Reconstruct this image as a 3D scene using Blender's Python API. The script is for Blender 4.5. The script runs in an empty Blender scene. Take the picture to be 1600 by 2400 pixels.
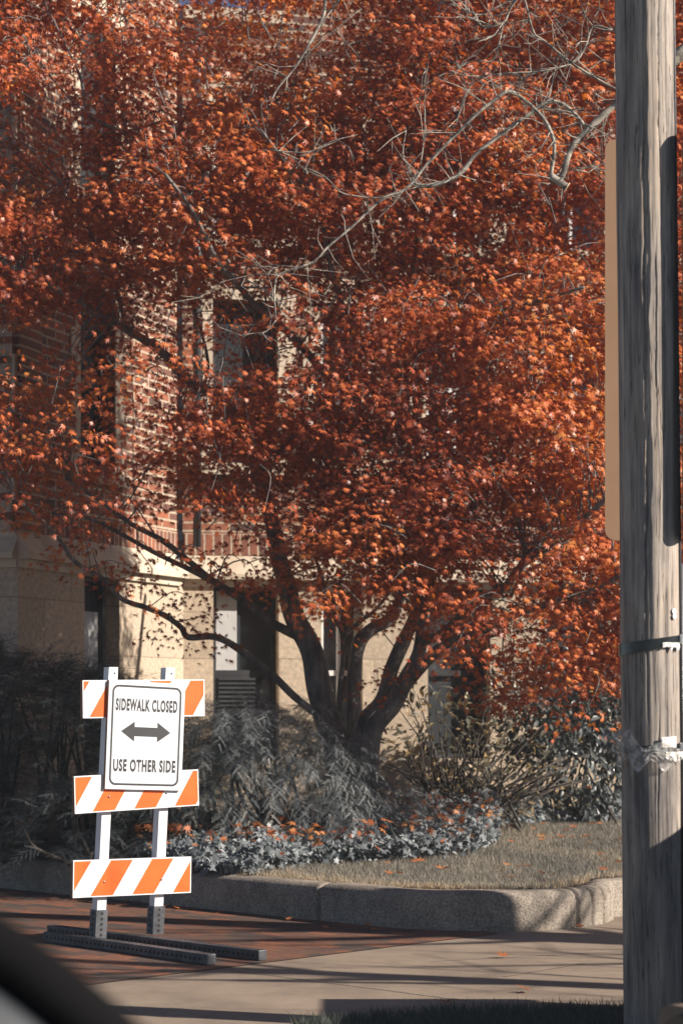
import bpy, bmesh, math, random
import numpy as np
from mathutils import Vector, Matrix, noise

random.seed(7)
rng = np.random.default_rng(7)
scene = bpy.context.scene
COL = scene.collection

# ------------------------------------------------------------------ camera
CAM_Z = 1.41
cam_d = bpy.data.cameras.new('camera')
cam = bpy.data.objects.new('camera', cam_d)
COL.objects.link(cam)
cam.location = (0, 0, CAM_Z)
cam.rotation_euler = (math.radians(90), 0, 0)
cam_d.sensor_fit = 'VERTICAL'
cam_d.sensor_height = 36
cam_d.lens = 75
cam_d.shift_y = 430 / 2400
cam_d.clip_start = 0.05
cam_d.clip_end = 5000
cam_d.dof.use_dof = True
cam_d.dof.focus_distance = 11.6
cam_d.dof.aperture_fstop = 4.0
scene.camera = cam

# ------------------------------------------------------------------ light
SUN_EL = math.radians(29)
SUN_AZ = Vector((0.947, -0.32, 0)).normalized()
SUN_DIR = Vector((SUN_AZ.x * math.cos(SUN_EL), SUN_AZ.y * math.cos(SUN_EL), math.sin(SUN_EL)))
world = bpy.data.worlds.new('World')
scene.world = world
world.use_nodes = True
wn = world.node_tree.nodes
bg = wn['Background']
sky = wn.new('ShaderNodeTexSky')
sky.sky_type = 'NISHITA'
sky.sun_disc = False
sky.sun_elevation = SUN_EL
sky.sun_rotation = math.atan2(SUN_AZ.x, SUN_AZ.y)
sky.altitude = 100
sky.air_density = 0.6
sky.dust_density = 0.2
sky.ozone_density = 0.8
world.node_tree.links.new(sky.outputs[0], bg.inputs[0])
bg.inputs[1].default_value = 0.05
sun_d = bpy.data.lights.new('sun', 'SUN')
sun_d.energy = 5.0
sun_d.angle = math.radians(0.5)
sun_d.color = (1.0, 0.90, 0.79)
sun = bpy.data.objects.new('sun', sun_d)
COL.objects.link(sun)
sun.rotation_euler = SUN_DIR.to_track_quat('Z', 'Y').to_euler()
vs = scene.view_settings
vs.view_transform = 'Standard'
vs.look = 'None'
vs.exposure = 0.88
vs.gamma = 1.0


# ------------------------------------------------------------------ helpers
def P(dx, dy, D):
    """a point seen at (dx, dy) of the 1568 x 2352 view, D metres away"""
    return Vector(((dx - 784) * D / 4900, D, CAM_Z - (dy - 1597.4) * D / 4900))


def G(ox, oy, z=0.0):
    """ground point for a pixel of the 1600 x 2400 photograph"""
    D = (CAM_Z - z) * 5000 / (oy - 1630)
    return Vector(((ox - 800) * D / 5000, D, z))


def link(o, parent=None):
    COL.objects.link(o)
    if parent is not None:
        o.parent = parent
    return o


def tag(o, label=None, cat=None, group=None, kind=None):
    if label: o['label'] = label
    if cat: o['category'] = cat
    if group: o['group'] = group
    if kind: o['kind'] = kind
    return o


def thing(name, loc, label, cat, rotz=0.0, group=None):
    o = bpy.data.objects.new(name, None)
    o.empty_display_size = 0.1
    link(o)
    o.location = loc
    o.rotation_euler = (0, 0, rotz)
    return tag(o, label, cat, group)


def obj(name, verts, faces, mats, parent=None, smooth=False, midx=None):
    me = bpy.data.meshes.new(name)
    me.from_pydata([tuple(v) for v in verts], [], [tuple(f) for f in faces])
    if not isinstance(mats, (list, tuple)): mats = [mats]
    for m in mats: me.materials.append(m)
    if midx is not None:
        me.polygons.foreach_set('material_index', midx)
    if smooth:
        me.polygons.foreach_set('use_smooth', [True] * len(me.polygons))
    me.update()
    return link(bpy.data.objects.new(name, me), parent)


def tri_mesh(name, V, F, mats, parent=None, rnd=None, smooth=False):
    me = bpy.data.meshes.new(name)
    nv, nf = len(V), len(F)
    me.vertices.add(nv)
    me.vertices.foreach_set('co', np.ascontiguousarray(V, dtype=np.float32).ravel())
    me.loops.add(nf * 3)
    me.loops.foreach_set('vertex_index', np.ascontiguousarray(F, dtype=np.int32).ravel())
    me.polygons.add(nf)
    me.polygons.foreach_set('loop_start', np.arange(0, nf * 3, 3, dtype=np.int32))
    if smooth:
        me.polygons.foreach_set('use_smooth', np.ones(nf, dtype=bool))
    if rnd is not None:
        a = me.attributes.new('rnd', 'FLOAT', 'POINT')
        a.data.foreach_set('value', np.ascontiguousarray(rnd, dtype=np.float32))
    if not isinstance(mats, (list, tuple)): mats = [mats]
    for m in mats: me.materials.append(m)
    me.update(calc_edges=True)
    me.validate()
    return link(bpy.data.objects.new(name, me), parent)


class MB:
    """collects shapes for ONE mesh"""
    def __init__(s): s.v = []; s.f = []; s.m = []
    def add(s, v, f, m=0):
        n = len(s.v)
        s.v += [Vector(x) for x in v]
        s.f += [tuple(i + n for i in q) for q in f]
        s.m += [m] * len(f)
        return s
    def box(s, lo, hi, m=0, M=None, bev=0.0):
        x0, y0, z0 = lo; x1, y1, z1 = hi
        if bev <= 0:
            v = [(x0,y0,z0),(x1,y0,z0),(x1,y1,z0),(x0,y1,z0),(x0,y0,z1),(x1,y0,z1),(x1,y1,z1),(x0,y1,z1)]
            f = [(0,3,2,1),(4,5,6,7),(0,1,5,4),(1,2,6,5),(2,3,7,6),(3,0,4,7)]
        else:
            bm = bmesh.new()
            bmesh.ops.create_cube(bm, size=1)
            for q in bm.verts:
                q.co = Vector(((x0+x1)/2 + q.co.x*(x1-x0), (y0+y1)/2 + q.co.y*(y1-y0), (z0+z1)/2 + q.co.z*(z1-z0)))
            bmesh.ops.bevel(bm, geom=bm.edges[:], offset=bev, segments=2, affect='EDGES', profile=0.5)
            bm.verts.index_update()
            v = [q.co.copy() for q in bm.verts]
            f = [[q.index for q in fc.verts] for fc in bm.faces]
            bm.free()
        if M is not None: v = [M @ Vector(q) for q in v]
        return s.add(v, f, m)
    def tube(s, pts, rad, n=8, m=0, cap=True):
        v, f = tube_geo(pts, rad, n, cap)
        return s.add(v, f, m)
    def prism(s, poly, a, b, axis='y', m=0):
        """poly in the plane across axis, from a to b"""
        n = len(poly)
        def mk(p, t):
            if axis == 'y': return (p[0], t, p[1])
            if axis == 'x': return (t, p[0], p[1])
            return (p[0], p[1], t)
        v = [mk(p, a) for p in poly] + [mk(p, b) for p in poly]
        f = [tuple(range(n)), tuple(range(2*n-1, n-1, -1))]
        for i in range(n):
            j = (i+1) % n
            f.append((i, i+n, j+n, j))
        return s.add(v, f, m)
    def build(s, name, mats, parent=None, smooth=False):
        return obj(name, s.v, s.f, mats, parent, smooth, s.m)


def tube_geo(pts, rad, n=8, cap=True):
    pts = [Vector(p) for p in pts]
    if not isinstance(rad, (list, tuple, np.ndarray)): rad = [rad] * len(pts)
    v = []; f = []
    up = Vector((0.13, 0.31, 0.94))
    t0 = (pts[1] - pts[0]).normalized()
    a = t0.cross(up)
    if a.length < 1e-4: a = t0.cross(Vector((1, 0, 0)))
    a.normalize()
    for i, p in enumerate(pts):
        if i == 0: t = pts[1] - pts[0]
        elif i == len(pts)-1: t = pts[-1] - pts[-2]
        else: t = pts[i+1] - pts[i-1]
        t.normalize()
        a = (a - t * a.dot(t)); a.normalize()
        b = t.cross(a)
        for k in range(n):
            w = 2*math.pi*k/n
            v.append(p + (a*math.cos(w) + b*math.sin(w)) * rad[i])
    for i in range(len(pts)-1):
        for k in range(n):
            k2 = (k+1) % n
            f.append((i*n+k, i*n+k2, (i+1)*n+k2, (i+1)*n+k))
    if cap:
        f.append(tuple(range(n-1, -1, -1)))
        f.append(tuple(range((len(pts)-1)*n, len(pts)*n)))
    return v, f


def smooth_path(pts, rad, k=4):
    """Catmull-Rom through the points"""
    pts = [Vector(p) for p in pts]
    Q = [2*pts[0]-pts[1]] + pts + [2*pts[-1]-pts[-2]]
    op, orr = [], []
    for i in range(len(pts)-1):
        p0, p1, p2, p3 = Q[i:i+4]
        for j in range(k):
            t = j/k
            op.append(0.5*((2*p1) + (p2-p0)*t + (2*p0-5*p1+4*p2-p3)*t*t + (3*p1-p0-3*p2+p3)*t**3))
            orr.append(rad[i]*(1-t) + rad[i+1]*t)
    op.append(pts[-1]); orr.append(rad[-1])
    return op, orr


def rrect(w, h, r, n=6, cx=0, cz=0):
    out = []
    for (sx, sz, a0) in ((1, -1, -90), (1, 1, 0), (-1, 1, 90), (-1, -1, 180)):
        for i in range(n+1):
            a = math.radians(a0 + 90*i/n)
            out.append((cx + sx*(w/2-r) + r*math.cos(a), cz + sz*(h/2-r) + r*math.sin(a)))
    return out


# ------------------------------------------------------------------ materials
def new_mat(name):
    m = bpy.data.materials.new(name)
    m.use_nodes = True
    nt = m.node_tree
    return m, nt, nt.nodes['Principled BSDF']


def noise_node(nt, scale, detail=6, rough=0.6, vec=None, stretch=None):
    n = nt.nodes.new('ShaderNodeTexNoise')
    n.inputs['Scale'].default_value = scale
    n.inputs['Detail'].default_value = detail
    n.inputs['Roughness'].default_value = rough
    if vec is None:
        tc = nt.nodes.new('ShaderNodeTexCoord'); vec = tc.outputs['Object']
    if stretch is not None:
        mp = nt.nodes.new('ShaderNodeMapping')
        mp.inputs['Scale'].default_value = stretch
        nt.links.new(vec, mp.inputs[0]); vec = mp.outputs[0]
    nt.links.new(vec, n.inputs['Vector'])
    return n


def ramp_node(nt, fac, stops):
    r = nt.nodes.new('ShaderNodeValToRGB')
    el = r.color_ramp.elements
    while len(el) > 1: el.remove(el[-1])
    el[0].position = stops[0][0]; el[0].color = (*stops[0][1], 1)
    for p, c in stops[1:]:
        e = el.new(p); e.color = (*c, 1)
    nt.links.new(fac, r.inputs[0])
    return r


def mat_noise(name, c0, c1, scale=8, rough=0.8, bump=0.3, bscale=None, stretch=None, metal=0, lo=0.35, hi=0.65, dist=0.01, spec=0.5):
    m, nt, b = new_mat(name)
    n = noise_node(nt, scale, stretch=stretch)
    r = ramp_node(nt, n.outputs[0], [(lo, c0), (hi, c1)])
    nt.links.new(r.outputs[0], b.inputs['Base Color'])
    b.inputs['Roughness'].default_value = rough
    b.inputs['Metallic'].default_value = metal
    b.inputs['Specular IOR Level'].default_value = spec
    if bump:
        n2 = noise_node(nt, bscale or scale*4, stretch=stretch)
        bp = nt.nodes.new('ShaderNodeBump')
        bp.inputs['Strength'].default_value = bump
        bp.inputs['Distance'].default_value = dist
        nt.links.new(n2.outputs[0], bp.inputs['Height'])
        nt.links.new(bp.outputs[0], b.inputs['Normal'])
    return m


def mat_leaf(name, stops, rough=0.45, trans=0.35, spec=0.5, tcol=None):
    """leaf colour picked per leaf; part of the light passes through"""
    m, nt, b = new_mat(name)
    at = nt.nodes.new('ShaderNodeAttribute'); at.attribute_name = 'rnd'
    r = ramp_node(nt, at.outputs['Fac'], stops)
    nt.links.new(r.outputs[0], b.inputs['Base Color'])
    b.inputs['Roughness'].default_value = rough
    b.inputs['Specular IOR Level'].default_value = spec
    tr = nt.nodes.new('ShaderNodeBsdfTranslucent')
    if tcol:
        r2 = ramp_node(nt, at.outputs['Fac'], tcol)
        nt.links.new(r2.outputs[0], tr.inputs[0])
    else:
        nt.links.new(r.outputs[0], tr.inputs[0])
    mx = nt.nodes.new('ShaderNodeMixShader')
    mx.inputs[0].default_value = trans
    nt.links.new(b.outputs[0], mx.inputs[1])
    nt.links.new(tr.outputs[0], mx.inputs[2])
    nt.links.new(mx.outputs[0], nt.nodes['Material Output'].inputs[0])
    return m


def mat_brick(name, c1, c2, cm, bw, bh, mortar=0.012, axes='xz', bias=0.0, bump=0.6):
    m, nt, b = new_mat(name)
    tc = nt.nodes.new('ShaderNodeTexCoord')
    sp = nt.nodes.new('ShaderNodeSeparateXYZ')
    nt.links.new(tc.outputs['Object'], sp.inputs[0])
    cb = nt.nodes.new('ShaderNodeCombineXYZ')
    nt.links.new(sp.outputs['XYZ'.index(axes[0].upper())], cb.inputs[0])
    nt.links.new(sp.outputs['XYZ'.index(axes[1].upper())], cb.inputs[1])
    # slightly wavy courses
    nz = noise_node(nt, 9, 2, 0.5, cb.outputs[0])
    wv = nt.nodes.new('ShaderNodeVectorMath'); wv.operation = 'MULTIPLY_ADD'
    wv.inputs[1].default_value = (0.012, 0.008, 0)
    nt.links.new(nz.outputs['Color'], wv.inputs[0]); nt.links.new(cb.outputs[0], wv.inputs[2])
    br = nt.nodes.new('ShaderNodeTexBrick')
    br.inputs['Scale'].default_value = 1
    br.inputs['Brick Width'].default_value = bw
    br.inputs['Row Height'].default_value = bh
    br.inputs['Mortar Size'].default_value = mortar
    br.inputs['Mortar Smooth'].default_value = 0.2
    br.inputs['Bias'].default_value = bias
    br.inputs['Color1'].default_value = (*c1, 1)
    br.inputs['Color2'].default_value = (*c2, 1)
    br.inputs['Mortar'].default_value = (*cm, 1)
    nt.links.new(wv.outputs[0], br.inputs['Vector'])
    n2 = noise_node(nt, 25, 6, 0.65)
    r2 = ramp_node(nt, n2.outputs[0], [(0.3, (0.6, 0.6, 0.6)), (0.7, (1.15, 1.1, 1.05))])
    mu = nt.nodes.new('ShaderNodeMix'); mu.data_type = 'RGBA'; mu.blend_type = 'MULTIPLY'
    mu.inputs[0].default_value = 1
    nt.links.new(br.outputs[0], mu.inputs[6]); nt.links.new(r2.outputs[0], mu.inputs[7])
    nt.links.new(mu.outputs[2], b.inputs['Base Color'])
    b.inputs['Roughness'].default_value = 0.9
    iv = nt.nodes.new('ShaderNodeMath'); iv.operation = 'SUBTRACT'
    iv.inputs[0].default_value = 1
    nt.links.new(br.outputs['Fac'], iv.inputs[1])
    ad = nt.nodes.new('ShaderNodeMath'); ad.operation = 'MULTIPLY_ADD'
    ad.inputs[1].default_value = 0.4
    nt.links.new(n2.outputs[0], ad.inputs[0]); nt.links.new(iv.outputs[0], ad.inputs[2])
    bp = nt.nodes.new('ShaderNodeBump')
    bp.inputs['Strength'].default_value = bump; bp.inputs['Distance'].default_value = 0.012
    nt.links.new(ad.outputs[0], bp.inputs['Height'])
    nt.links.new(bp.outputs[0], b.inputs['Normal'])
    return m


M_brick = mat_brick('brick_wall', (0.34, 0.115, 0.06), (0.085, 0.055, 0.05), (0.46, 0.38, 0.29), 0.30, 0.078, 0.011)
M_soldier = mat_brick('brick_soldier', (0.34, 0.115, 0.06), (0.12, 0.06, 0.05), (0.46, 0.38, 0.29), 0.085, 0.42, 0.01)
M_paver = mat_brick('brick_paving', (0.22, 0.078, 0.036), (0.055, 0.042, 0.036), (0.075, 0.062, 0.052), 0.22, 0.11, 0.006, axes='xy', bump=0.5)
M_stone = mat_noise('limestone', (0.44, 0.36, 0.27), (0.60, 0.51, 0.40), 3.5, 0.9, 0.25, 60)
M_stonewall = mat_brick('limestone_blocks', (0.56, 0.465, 0.355), (0.46, 0.38, 0.29), (0.34, 0.28, 0.21), 0.92, 0.44, 0.006, bump=0.35)
def mat_concrete():
    m, nt, b = new_mat('concrete_slab')
    n = noise_node(nt, 1.6, 9, 0.7)
    n2 = noise_node(nt, 140, 3, 0.6)
    r = ramp_node(nt, n.outputs[0], [(0.32, (0.17, 0.13, 0.098)), (0.5, (0.24, 0.185, 0.138)), (0.68, (0.30, 0.235, 0.175))])
    r2 = ramp_node(nt, n2.outputs[0], [(0.3, (0.66, 0.66, 0.66)), (0.5, (1, 1, 1)), (0.75, (1.2, 1.18, 1.15))])
    mu = nt.nodes.new('ShaderNodeMix'); mu.data_type = 'RGBA'; mu.blend_type = 'MULTIPLY'; mu.inputs[0].default_value = 1
    nt.links.new(r.outputs[0], mu.inputs[6]); nt.links.new(r2.outputs[0], mu.inputs[7])
    nt.links.new(mu.outputs[2], b.inputs['Base Color'])
    b.inputs['Roughness'].default_value = 0.93
    bp = nt.nodes.new('ShaderNodeBump'); bp.inputs['Strength'].default_value = 0.6; bp.inputs['Distance'].default_value = 0.004
    nt.links.new(n2.outputs[0], bp.inputs['Height']); nt.links.new(bp.outputs[0], b.inputs['Normal'])
    return m


M_concrete = mat_concrete()
def mat_kerb():
    m, nt, b = new_mat('kerb_aggregate')
    n = noise_node(nt, 80, 4, 0.6)
    n2 = noise_node(nt, 2.6, 8, 0.7)
    r = ramp_node(nt, n.outputs[0], [(0.34, (0.17, 0.145, 0.12)), (0.5, (0.30, 0.26, 0.215)), (0.68, (0.44, 0.385, 0.32))])
    r2 = ramp_node(nt, n2.outputs[0], [(0.34, (0.50, 0.48, 0.46)), (0.5, (0.85, 0.84, 0.83)), (0.65, (1.05, 1.03, 1.0))])
    mu = nt.nodes.new('ShaderNodeMix'); mu.data_type = 'RGBA'; mu.blend_type = 'MULTIPLY'; mu.inputs[0].default_value = 1
    nt.links.new(r.outputs[0], mu.inputs[6]); nt.links.new(r2.outputs[0], mu.inputs[7])
    nt.links.new(mu.outputs[2], b.inputs['Base Color'])
    b.inputs['Roughness'].default_value = 0.96
    bp = nt.nodes.new('ShaderNodeBump'); bp.inputs['Strength'].default_value = 0.8; bp.inputs['Distance'].default_value = 0.007
    nt.links.new(n.outputs[0], bp.inputs['Height']); nt.links.new(bp.outputs[0], b.inputs['Normal'])
    return m


M_kerb = mat_kerb()
M_asphalt = mat_noise('asphalt', (0.04, 0.04, 0.042), (0.065, 0.063, 0.06), 30, 0.95, 0.5, 200)
M_soil = mat_noise('soil', (0.035, 0.026, 0.02), (0.10, 0.07, 0.05), 18, 1.0, 0.8, 60, dist=0.02)
M_lawnbase = mat_noise('turf_soil', (0.07, 0.065, 0.04), (0.14, 0.115, 0.07), 14, 1.0, 0.8, 90, dist=0.02)
M_white = mat_noise('white_paint', (0.60, 0.62, 0.66), (0.72, 0.73, 0.75), 7, 0.45, 0.05)
def mat_grime(name, c, dirt):
    m, nt, b = new_mat(name)
    n = noise_node(nt, 11, 8, 0.72, stretch=(1, 1, 3.0))
    r = ramp_node(nt, n.outputs[0], [(0.3, c), (0.60, c), (0.68, tuple(0.75*x+0.25*y for x, y in zip(c, dirt))), (0.78, dirt)])
    nt.links.new(r.outputs[0], b.inputs['Base Color'])
    b.inputs['Roughness'].default_value = 0.42
    return m


M_white = mat_grime('scuffed_white', (0.70, 0.71, 0.73), (0.34, 0.26, 0.19))
M_face = mat_noise('reflective_white', (0.58, 0.61, 0.65), (0.64, 0.67, 0.70), 5, 0.4, 0.0)
M_ply = mat_noise('plywood_edge', (0.20, 0.12, 0.07), (0.33, 0.21, 0.13), 40, 0.85, 0.2, stretch=(1, 1, 8))
M_black = mat_noise('black_print', (0.022, 0.022, 0.024), (0.03, 0.03, 0.032), 10, 0.5, 0.0)
M_galv = mat_noise('galvanised_steel', (0.05, 0.054, 0.062), (0.11, 0.115, 0.125), 14, 0.5, 0.15, metal=0.5)
M_darkhole = mat_noise('hole_shadow', (0.012, 0.012, 0.013), (0.018, 0.018, 0.018), 10, 0.9, 0)
M_bark = mat_noise('maple_bark', (0.075, 0.068, 0.063), (0.23, 0.21, 0.195), 14, 0.9, 0.6, 40, stretch=(1, 1, 0.35), dist=0.015)
M_twig = mat_noise('dark_twig', (0.03, 0.025, 0.022), (0.07, 0.058, 0.048), 14, 0.9, 0.2)
M_pale = mat_noise('pale_bark', (0.13, 0.115, 0.10), (0.40, 0.355, 0.29), 16, 0.85, 0.5, 50, lo=0.42, hi=0.58)
M_glass = mat_noise('window_glass', (0.03, 0.035, 0.04), (0.05, 0.055, 0.06), 2, 0.06, 0.0, spec=0.8)
M_blind = mat_noise('window_blind', (0.42, 0.42, 0.42), (0.52, 0.52, 0.51), 3, 0.7, 0.0)
M_frame_dark = mat_noise('dark_window_frame', (0.02, 0.022, 0.026), (0.04, 0.042, 0.045), 6, 0.5, 0.05)
M_frame_white = mat_noise('white_window_frame', (0.62, 0.62, 0.62), (0.74, 0.73, 0.71), 6, 0.55, 0.05)
M_tan = mat_noise('tan_panel', (0.40, 0.24, 0.14), (0.44, 0.27, 0.165), 4, 0.7, 0.08, 200)
M_blackpanel = mat_noise('dark_panel', (0.012, 0.014, 0.016), (0.02, 0.022, 0.025), 4, 0.5, 0.0)
M_strap = mat_noise('black_strap', (0.010, 0.014, 0.014), (0.02, 0.025, 0.025), 6, 0.22, 0.1)
M_paper = mat_noise('paper', (0.70, 0.69, 0.67), (0.80, 0.79, 0.77), 20, 0.8, 0.2)
M_tag = mat_noise('tag_metal', (0.62, 0.63, 0.65), (0.74, 0.74, 0.75), 20, 0.35, 0.1)
M_cable = mat_noise('black_cable', (0.015, 0.015, 0.017), (0.03, 0.03, 0.032), 9, 0.4, 0.1)
M_steel = mat_noise('steel', (0.35, 0.35, 0.35), (0.5, 0.5, 0.5), 9, 0.35, 0.1, metal=0.9)
M_rubber = mat_noise('rubber', (0.004, 0.004, 0.0045), (0.006, 0.006, 0.0065), 9, 0.9, 0.1, spec=0.1)
M_carpanel = mat_noise('grey_panel', (0.028, 0.033, 0.04), (0.034, 0.039, 0.046), 2, 0.4, 0.0)
M_carpaint = mat_noise('dark_car_paint', (0.012, 0.014, 0.018), (0.018, 0.02, 0.025), 2, 0.2, 0.0)
M_lens = mat_noise('lamp_lens', (0.02, 0.025, 0.028), (0.05, 0.055, 0.06), 3, 0.12, 0.0)
M_lamprim = mat_noise('lamp_rim', (0.10, 0.08, 0.06), (0.16, 0.13, 0.10), 6, 0.3, 0.0)
M_shadecabinet = mat_noise('shade_cabinet_green', (0.04, 0.07, 0.05), (0.05, 0.085, 0.06), 5, 0.6, 0.1)
M_cut = mat_noise('cut_wood', (0.52, 0.42, 0.28), (0.66, 0.54, 0.38), 20, 0.8, 0.1)

M_maple = mat_leaf('maple_leaf', [(0.0, (0.12, 0.020, 0.008)), (0.3, (0.32, 0.066, 0.024)), (0.6, (0.54, 0.140, 0.048)), (0.85, (0.64, 0.195, 0.058)), (1.0, (0.68, 0.26, 0.07))],
                   rough=0.43, trans=0.25, spec=0.5,
                   tcol=[(0.0, (0.42, 0.045, 0.002)), (0.5, (0.72, 0.155, 0.004)), (1.0, (0.88, 0.29, 0.007))])
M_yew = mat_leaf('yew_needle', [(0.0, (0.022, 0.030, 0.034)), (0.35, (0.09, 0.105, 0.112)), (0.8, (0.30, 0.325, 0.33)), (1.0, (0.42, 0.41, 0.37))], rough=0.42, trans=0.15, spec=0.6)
M_yewshade = mat_leaf('shaded_yew_needle', [(0.0, (0.018, 0.025, 0.029)), (0.45, (0.042, 0.052, 0.058)), (1.0, (0.13, 0.145, 0.15))], rough=0.45, trans=0.12, spec=0.5)  # same yew as above, with shade put into the needle colour
M_rhodo = mat_leaf('broad_leaf', [(0.0, (0.045, 0.055, 0.058)), (0.5, (0.10, 0.115, 0.115)), (0.9, (0.17, 0.18, 0.165)), (0.93, (0.42, 0.27, 0.05)), (1.0, (0.5, 0.32, 0.06))], rough=0.32, trans=0.18, spec=0.6)
M_ivy = mat_leaf('ivy_leaf', [(0.0, (0.07, 0.085, 0.09)), (0.5, (0.16, 0.18, 0.19)), (1.0, (0.32, 0.34, 0.35))], rough=0.5, trans=0.18, spec=0.4)
M_gold = mat_leaf('golden_leaf', [(0.0, (0.06, 0.065, 0.055)), (0.5, (0.15, 0.14, 0.10)), (0.8, (0.34, 0.23, 0.09)), (1.0, (0.55, 0.46, 0.34))], rough=0.5, trans=0.35)
M_grass = mat_leaf('grass_blade', [(0.0, (0.13, 0.125, 0.11)), (0.5, (0.29, 0.265, 0.215)), (0.85, (0.42, 0.34, 0.24)), (1.0, (0.55, 0.36, 0.19))], rough=0.55, trans=0.25, spec=0.3)
M_dgrass = mat_leaf('dark_grass_blade', [(0.0, (0.03, 0.042, 0.04)), (0.6, (0.08, 0.095, 0.08)), (0.93, (0.15, 0.15, 0.10)), (1.0, (0.4, 0.2, 0.06))], rough=0.5, trans=0.25, spec=0.3)
M_litter = mat_leaf('fallen_leaf', [(0.0, (0.26, 0.06, 0.02)), (0.5, (0.45, 0.14, 0.04)), (1.0, (0.58, 0.27, 0.10))], rough=0.6, trans=0.25)


def mat_pole():
    m, nt, b = new_mat('weathered_pole_wood')
    n = noise_node(nt, 26, 9, 0.72, stretch=(1, 1, 0.06))
    n2 = noise_node(nt, 3.4, 6, 0.62, stretch=(1, 1, 0.4))
    n3 = noise_node(nt, 34, 3, 0.5, stretch=(1, 1, 0.03))
    r = ramp_node(nt, n.outputs[0], [(0.30, (0.09, 0.082, 0.077)), (0.45, (0.28, 0.25, 0.222)), (0.70, (0.58, 0.515, 0.44))])
    r2 = ramp_node(nt, n2.outputs[0], [(0.34, (0.50, 0.50, 0.53)), (0.5, (0.95, 0.92, 0.9)), (0.68, (1.1, 1.0, 0.9))])
    r3 = ramp_node(nt, n3.outputs[0], [(0.0, (1, 1, 1)), (0.375, (1, 1, 1)), (0.39, (0.12, 0.11, 0.11)), (0.405, (1, 1, 1)), (0.60, (1, 1, 1)), (0.61, (0.25, 0.23, 0.22)), (0.62, (1, 1, 1))])
    mu = nt.nodes.new('ShaderNodeMix'); mu.data_type = 'RGBA'; mu.blend_type = 'MULTIPLY'; mu.inputs[0].default_value = 1
    nt.links.new(r.outputs[0], mu.inputs[6]); nt.links.new(r2.outputs[0], mu.inputs[7])
    m2 = nt.nodes.new('ShaderNodeMix'); m2.data_type = 'RGBA'; m2.blend_type = 'MULTIPLY'; m2.inputs[0].default_value = 0.9
    nt.links.new(mu.outputs[2], m2.inputs[6]); nt.links.new(r3.outputs[0], m2.inputs[7])
    nt.links.new(m2.outputs[2], b.inputs['Base Color'])
    b.inputs['Roughness'].default_value = 0.92
    ad = nt.nodes.new('ShaderNodeMath'); ad.operation = 'ADD'
    nt.links.new(n.outputs[0], ad.inputs[0]); nt.links.new(r3.outputs[0], ad.inputs[1])
    bp = nt.nodes.new('ShaderNodeBump'); bp.inputs['Strength'].default_value = 0.7; bp.inputs['Distance'].default_value = 0.004
    nt.links.new(ad.outputs[0], bp.inputs['Height']); nt.links.new(bp.outputs[0], b.inputs['Normal'])
    return m


M_pole = mat_pole()


def mat_stripe(name, c0, c1):
    m, nt, b = new_mat(name)
    n = noise_node(nt, 9, 6, 0.7)
    r = ramp_node(nt, n.outputs[0], [(0.25, c0), (0.6, c1)])
    nt.links.new(r.outputs[0], b.inputs['Base Color'])
    b.inputs['Roughness'].default_value = 0.38
    return m


M_orange = mat_stripe('reflective_orange', (0.66, 0.100, 0.012), (0.78, 0.128, 0.015))


def mat_plastic():
    m, nt, b = new_mat('clear_plastic')
    b.inputs['Base Color'].default_value = (0.75, 0.74, 0.72, 1)
    b.inputs['Roughness'].default_value = 0.2
    tp = nt.nodes.new('ShaderNodeBsdfTransparent')
    tp.inputs[0].default_value = (0.85, 0.82, 0.78, 1)
    n = noise_node(nt, 24, 4, 0.6)
    r = ramp_node(nt, n.outputs[0], [(0.4, (0.12, 0.12, 0.12)), (0.7, (0.6, 0.6, 0.6))])
    mx = nt.nodes.new('ShaderNodeMixShader')
    nt.links.new(r.outputs[0], mx.inputs[0])
    nt.links.new(tp.outputs[0], mx.inputs[1]); nt.links.new(b.outputs[0], mx.inputs[2])
    nt.links.new(mx.outputs[0], nt.nodes['Material Output'].inputs[0])
    return m


M_plastic = mat_plastic()

# ------------------------------------------------------------------ ground
U = Vector((0.72, -0.694, 0)).normalized()
W = Vector((-U.y, U.x, 0))
O = Vector((0, 13.18, 0))


def UV(u, v, z=0.0):
    p = O + U*u + W*v
    return Vector((p.x, p.y, z))


def sheet(name, pts, mat, label=None, z=None):
    o = obj(name, pts, [tuple(range(len(pts)))], mat)
    return tag(o, kind='structure')


R = 2500
tag(obj('ground', [(-R, -R, -0.16), (R, -R, -0.16), (R, R, -0.16), (-R, R, -0.16)], [(0, 1, 2, 3)], M_asphalt), kind='structure')

# concrete driveway slab with a real edge towards the street
mb = MB()
dv = [(-9, 6.2), (16, 6.2), (16, 40), (-9, 40)]
mb.prism(dv, -0.15, 0.0, 'z')
tag(mb.build('driveway', M_concrete), kind='structure')
# tooled joints cut in the slab surface
for a, b_, w in ((UV(1.05, -2.0), UV(7, -2.0), 0.012), (G(1010, 2254, 0), G(1460, 2230, 0), 0.01), (G(1180, 2290), G(1370, 2258), 0.016)):
    d = (b_ - a).normalized(); nrm = Vector((-d.y, d.x, 0)) * w/2
    z = Vector((0, 0, 0.003))
    tag(obj('driveway_joint', [a-nrm+z, b_-nrm+z, b_+nrm+z, a+nrm+z], [(0, 1, 2, 3)], M_concrete if w > 0.013 else M_kerb), kind='structure')

# brick pavement, laid along the kerb
me_o = obj('sidewalk', [(-12, -3.4, 0), (1.06, -3.4, 0), (1.06, 0.25, 0), (-12, 0.25, 0)], [(0, 1, 2, 3)], M_paver)
me_o.location = (O.x, O.y, 0.005)
me_o.rotation_euler = (0, 0, math.atan2(U.y, U.x))
tag(me_o, kind='structure')

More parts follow.
